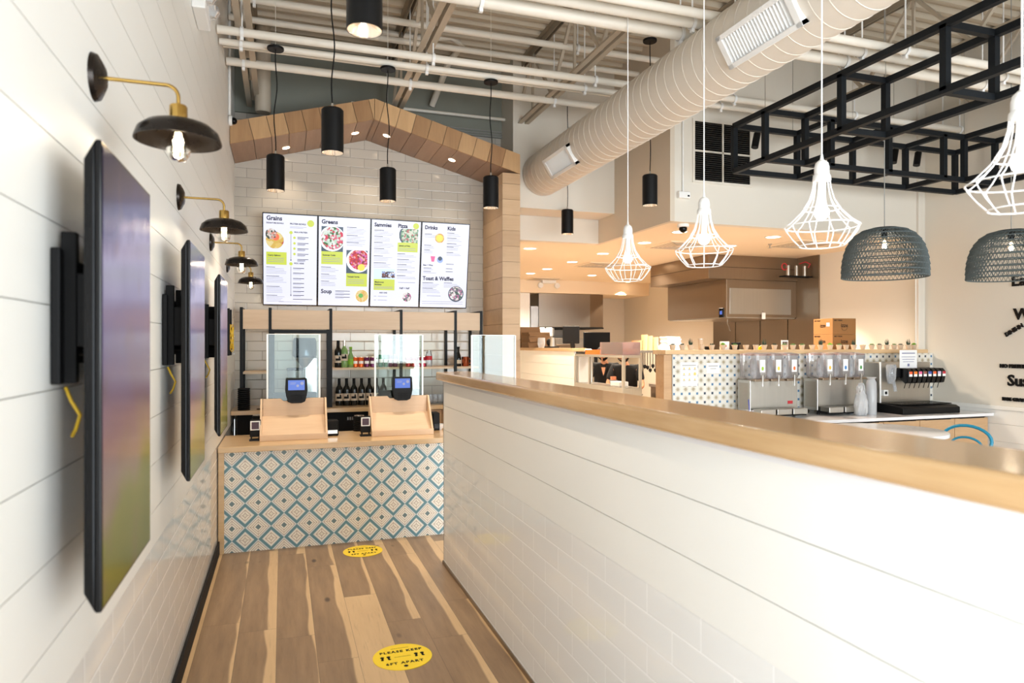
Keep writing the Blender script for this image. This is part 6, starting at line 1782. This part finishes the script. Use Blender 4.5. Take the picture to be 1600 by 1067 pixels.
def person(loc, rz, label, lean, vneck, reach):
    """local -y is the way the person faces"""
    t = thing('person', label, 'person', loc, rz)
    L = lambda y, z, z0=.92: (y * math.cos(lean) - (z - z0) * math.sin(lean), z0 + (z - z0) * math.cos(lean) + y * math.sin(lean))
    def P(x, y, z):
        if z > .92: y, z = L(y, z)
        return (x, y, z)
    hip, wst, chs, nck, hd = P(0, 0, .92), P(0, 0, 1.08), P(0, -.01, 1.28), P(0, 0, 1.43), P(0, -.03, 1.50)
    def arm(s):
        sh = Vector(P(s * .175, 0, 1.375)); hand = Vector((s * reach[0], reach[1], reach[2]))
        el = (sh + hand) / 2 + Vector((s * .10, .03, -.10))
        return sh, el, hand
    pts = [hip, wst, chs, nck, hd]; ed = [(0, 1), (1, 2), (2, 3), (3, 4)]; rad = [(.13, .10), (.12, .09), (.115, .075), (.055, .055), (.05, .055)]
    for s in (-1, 1):
        sh, el, hn = arm(s); b = len(pts)
        pts += [tuple(sh), tuple(el), tuple(hn)]; ed += [(2, b), (b, b + 1), (b + 1, b + 2)]; rad += [.05, .038, .025]
        b = len(pts)
        pts += [(s * .095, 0, .86), (s * .10, .0, .48), (s * .10, .03, .08), (s * .105, -.13, .035)]
        ed += [(0, b), (b, b + 1), (b + 1, b + 2), (b + 2, b + 3)]; rad += [.085, .055, .038, (.04, .03)]
    skin('body', pts, ed, rad, M['skin'], t)
    # shirt: torso and short sleeves, hem over the hips
    sp = [P(0, 0, .90), P(0, 0, 1.08), P(0, -.01, 1.28), P(0, 0, 1.40)]; se = [(0, 1), (1, 2), (2, 3)]; sr = [(.155, .125), (.145, .112), (.175, .135), (.085, .075)]
    for s in (-1, 1):
        sh, el, hn = arm(s); b = len(sp); sp += [tuple(sh), tuple(sh + (el - sh) * .75)]; se += [(2, b), (b, b + 1)]; sr += [.072, .062]
    skin('shirt', sp, se, sr, M['shirt'], t)
    tp = [(0, 0, .93)]; te = []; tr = [(.15, .115)]
    for s in (-1, 1):
        b = len(tp); tp += [(s * .095, 0, .84), (s * .10, 0, .48), (s * .10, .03, .10)]; te += [(0, b), (b, b + 1), (b + 1, b + 2)]; tr += [.10, .072, .06]
    skin('trousers', tp, te, tr, M['trousers'], t)
    for s in (-1, 1):
        MB().lathe([(0, 0), (.048, 0), (.055, .03), (.05, .07), (.035, .1), (0, .1)], n=16).build('shoe', M['blackmatte'], t, smooth=60, loc=(s * .105, -.05, .0)).scale = (1, 2.4, 1)
    # head
    hc = Vector(P(0, -.05, 1.60)); tiltm = Matrix.Rotation(lean + .5, 4, 'X')
    mb = MB(); mb.mat = Matrix.Translation(hc) @ tiltm
    prof = [(0, -.115), (.032, -.11), (.052, -.085), (.064, -.05), (.072, -.01), (.076, .03), (.072, .07), (.052, .10), (.025, .115), (0, .118)]
    n0 = len(mb.v); mb.lathe([(r_ * 1.0, z_) for r_, z_ in prof], n=24)
    mb.tube([(0, -.070, .01), (0, -.092, -.012), (0, -.09, -.025), (0, -.07, -.03)], [.008, .011, .012, .008], 8)
    for s in (-1, 1): mb.lathe([(0, -.006), (.014, -.004), (.017, .0), (.012, .006), (0, .004)], s * .076, .0, -.005, 10, 'x')
    h = mb.build('head', M['skin'], t, smooth=60)
    mb = MB(); mb.mat = Matrix.Translation(hc) @ tiltm
    for s in (-1, 1): mb.ball((s * .028, -.062, .012), .011, 8)
    mb.build('eyes', M['whiteplastic'], t, smooth=60)
    mb = MB(); mb.mat = Matrix.Translation(hc) @ tiltm
    for s in (-1, 1): mb.ball((s * .028, -.070, .012), .0055, 8)
    mb.box(-.042, -.014, -.076, -.07, .032, .037); mb.box(.014, .042, -.076, -.07, .032, .037)
    mb.build('pupils_and_brows', M['hair'], t, smooth=60)
    mb = MB(); mb.mat = Matrix.Translation(hc + Vector((0, .012, .012))) @ tiltm
    mb.lathe([(.080, -.03), (.083, .03), (.078, .075), (.056, .108), (.027, .124), (0, .127)], n=24, a0=-.25, a1=PI + .25); mb.lathe([(.083, .045), (.078, .075), (.056, .108), (.027, .124), (0, .127)], n=24)
    mb.build('hair', M['hair'], t, smooth=60)
    mb = MB(); mb.mat = Matrix.Translation(hc) @ tiltm
    mb.lathe([(.045, -.108), (.066, -.08), (.076, -.05), (.084, -.02), (.076, -.004)], n=16, a0=-PI * .98, a1=-PI * .02)
    mb.build('face_mask', M['blackmatte'], t, smooth=60)
    if vneck:
        n = Vector(P(0, -.098, 1.36)); m_ = Vector(P(0, -.128, 1.27))
        mb = MB(); mb.add([Vector(P(-.034, -.098, 1.40)), Vector(P(.034, -.098, 1.40)), Vector(P(.0, -.152, 1.275))], [(0, 2, 1)])
        mb.build('open_collar', M['skin'], t)
        for s in (-1, 1): MB().tube([P(s * .058, -.06, 1.42), P(s * .034, -.118, 1.35), P(0, -.154, 1.27)], [.010, .009, .006], 8).build('collar_edge', M['shirt'], t, smooth=60)
    # hands: palm, four fingers, thumb
    for s in (-1, 1):
        sh, el, hn = arm(s); d = (hn - el).normalized(); side = d.cross(Vector((0, 0, 1))).normalized() * (-s); up = side.cross(d).normalized()
        if up.z > 0: up = -up
        pl = hn + d * .07
        pts = [tuple(hn - d * .01), tuple(hn + d * .04), tuple(pl)]; ed = [(0, 1), (1, 2)]; rad = [(.024, .018), (.036, .014), (.036, .012)]
        for k, ln in enumerate((.070, .080, .075, .058)):
            o_ = side * (.027 - .018 * k) * -1; b = len(pts)
            p1 = pl + o_ + d * .008; p2 = p1 + d * ln * .45 + up * .008; p3 = p2 + d * ln * .3 + up * .018; p4 = p3 + d * ln * .2 + up * .02
            pts += [tuple(p1), tuple(p2), tuple(p3), tuple(p4)]; ed += [(2, b), (b, b + 1), (b + 1, b + 2), (b + 2, b + 3)]; rad += [.0095, .0085, .008, .007]
        b = len(pts); q1 = hn + d * .03 - side * -.034; q2 = q1 + d * .03 + side * .02 + up * .01; q3 = q2 + d * .025 + up * .012
        pts += [tuple(q1), tuple(q2), tuple(q3)]; ed += [(1, b), (b, b + 1), (b + 1, b + 2)]; rad += [.012, .010, .008]
        skin('hand', pts, ed, rad, M['skin'], t, 1)
    t.scale = (.965, .965, .965)
    return t
def place(px, X_): q = atX(px, 575, X_); return (q.x, q.y, 0)
person(place(950, 4.66), R(-40), 'kitchen worker in a black v-neck shirt and face mask, left one behind the metal shelf', R(26), True, (.12, -.36, 1.02))
person(place(983, 4.66), R(-42), 'kitchen worker in a plain black t-shirt, right one behind the metal shelf', R(28), False, (.14, -.34, 1.0))
t = thing('prep_counter', 'stainless work counter in front of the two kitchen workers', 'counter', (3.93, 7.6, 0))
MB().box(0, .20, 0, 1.75, .93, .96).build('worktop', M['steel'], t, bevel=.003); MB().box(.01, .19, .01, 1.74, 0, .93).build('cabinet', M['steeldark'], t)
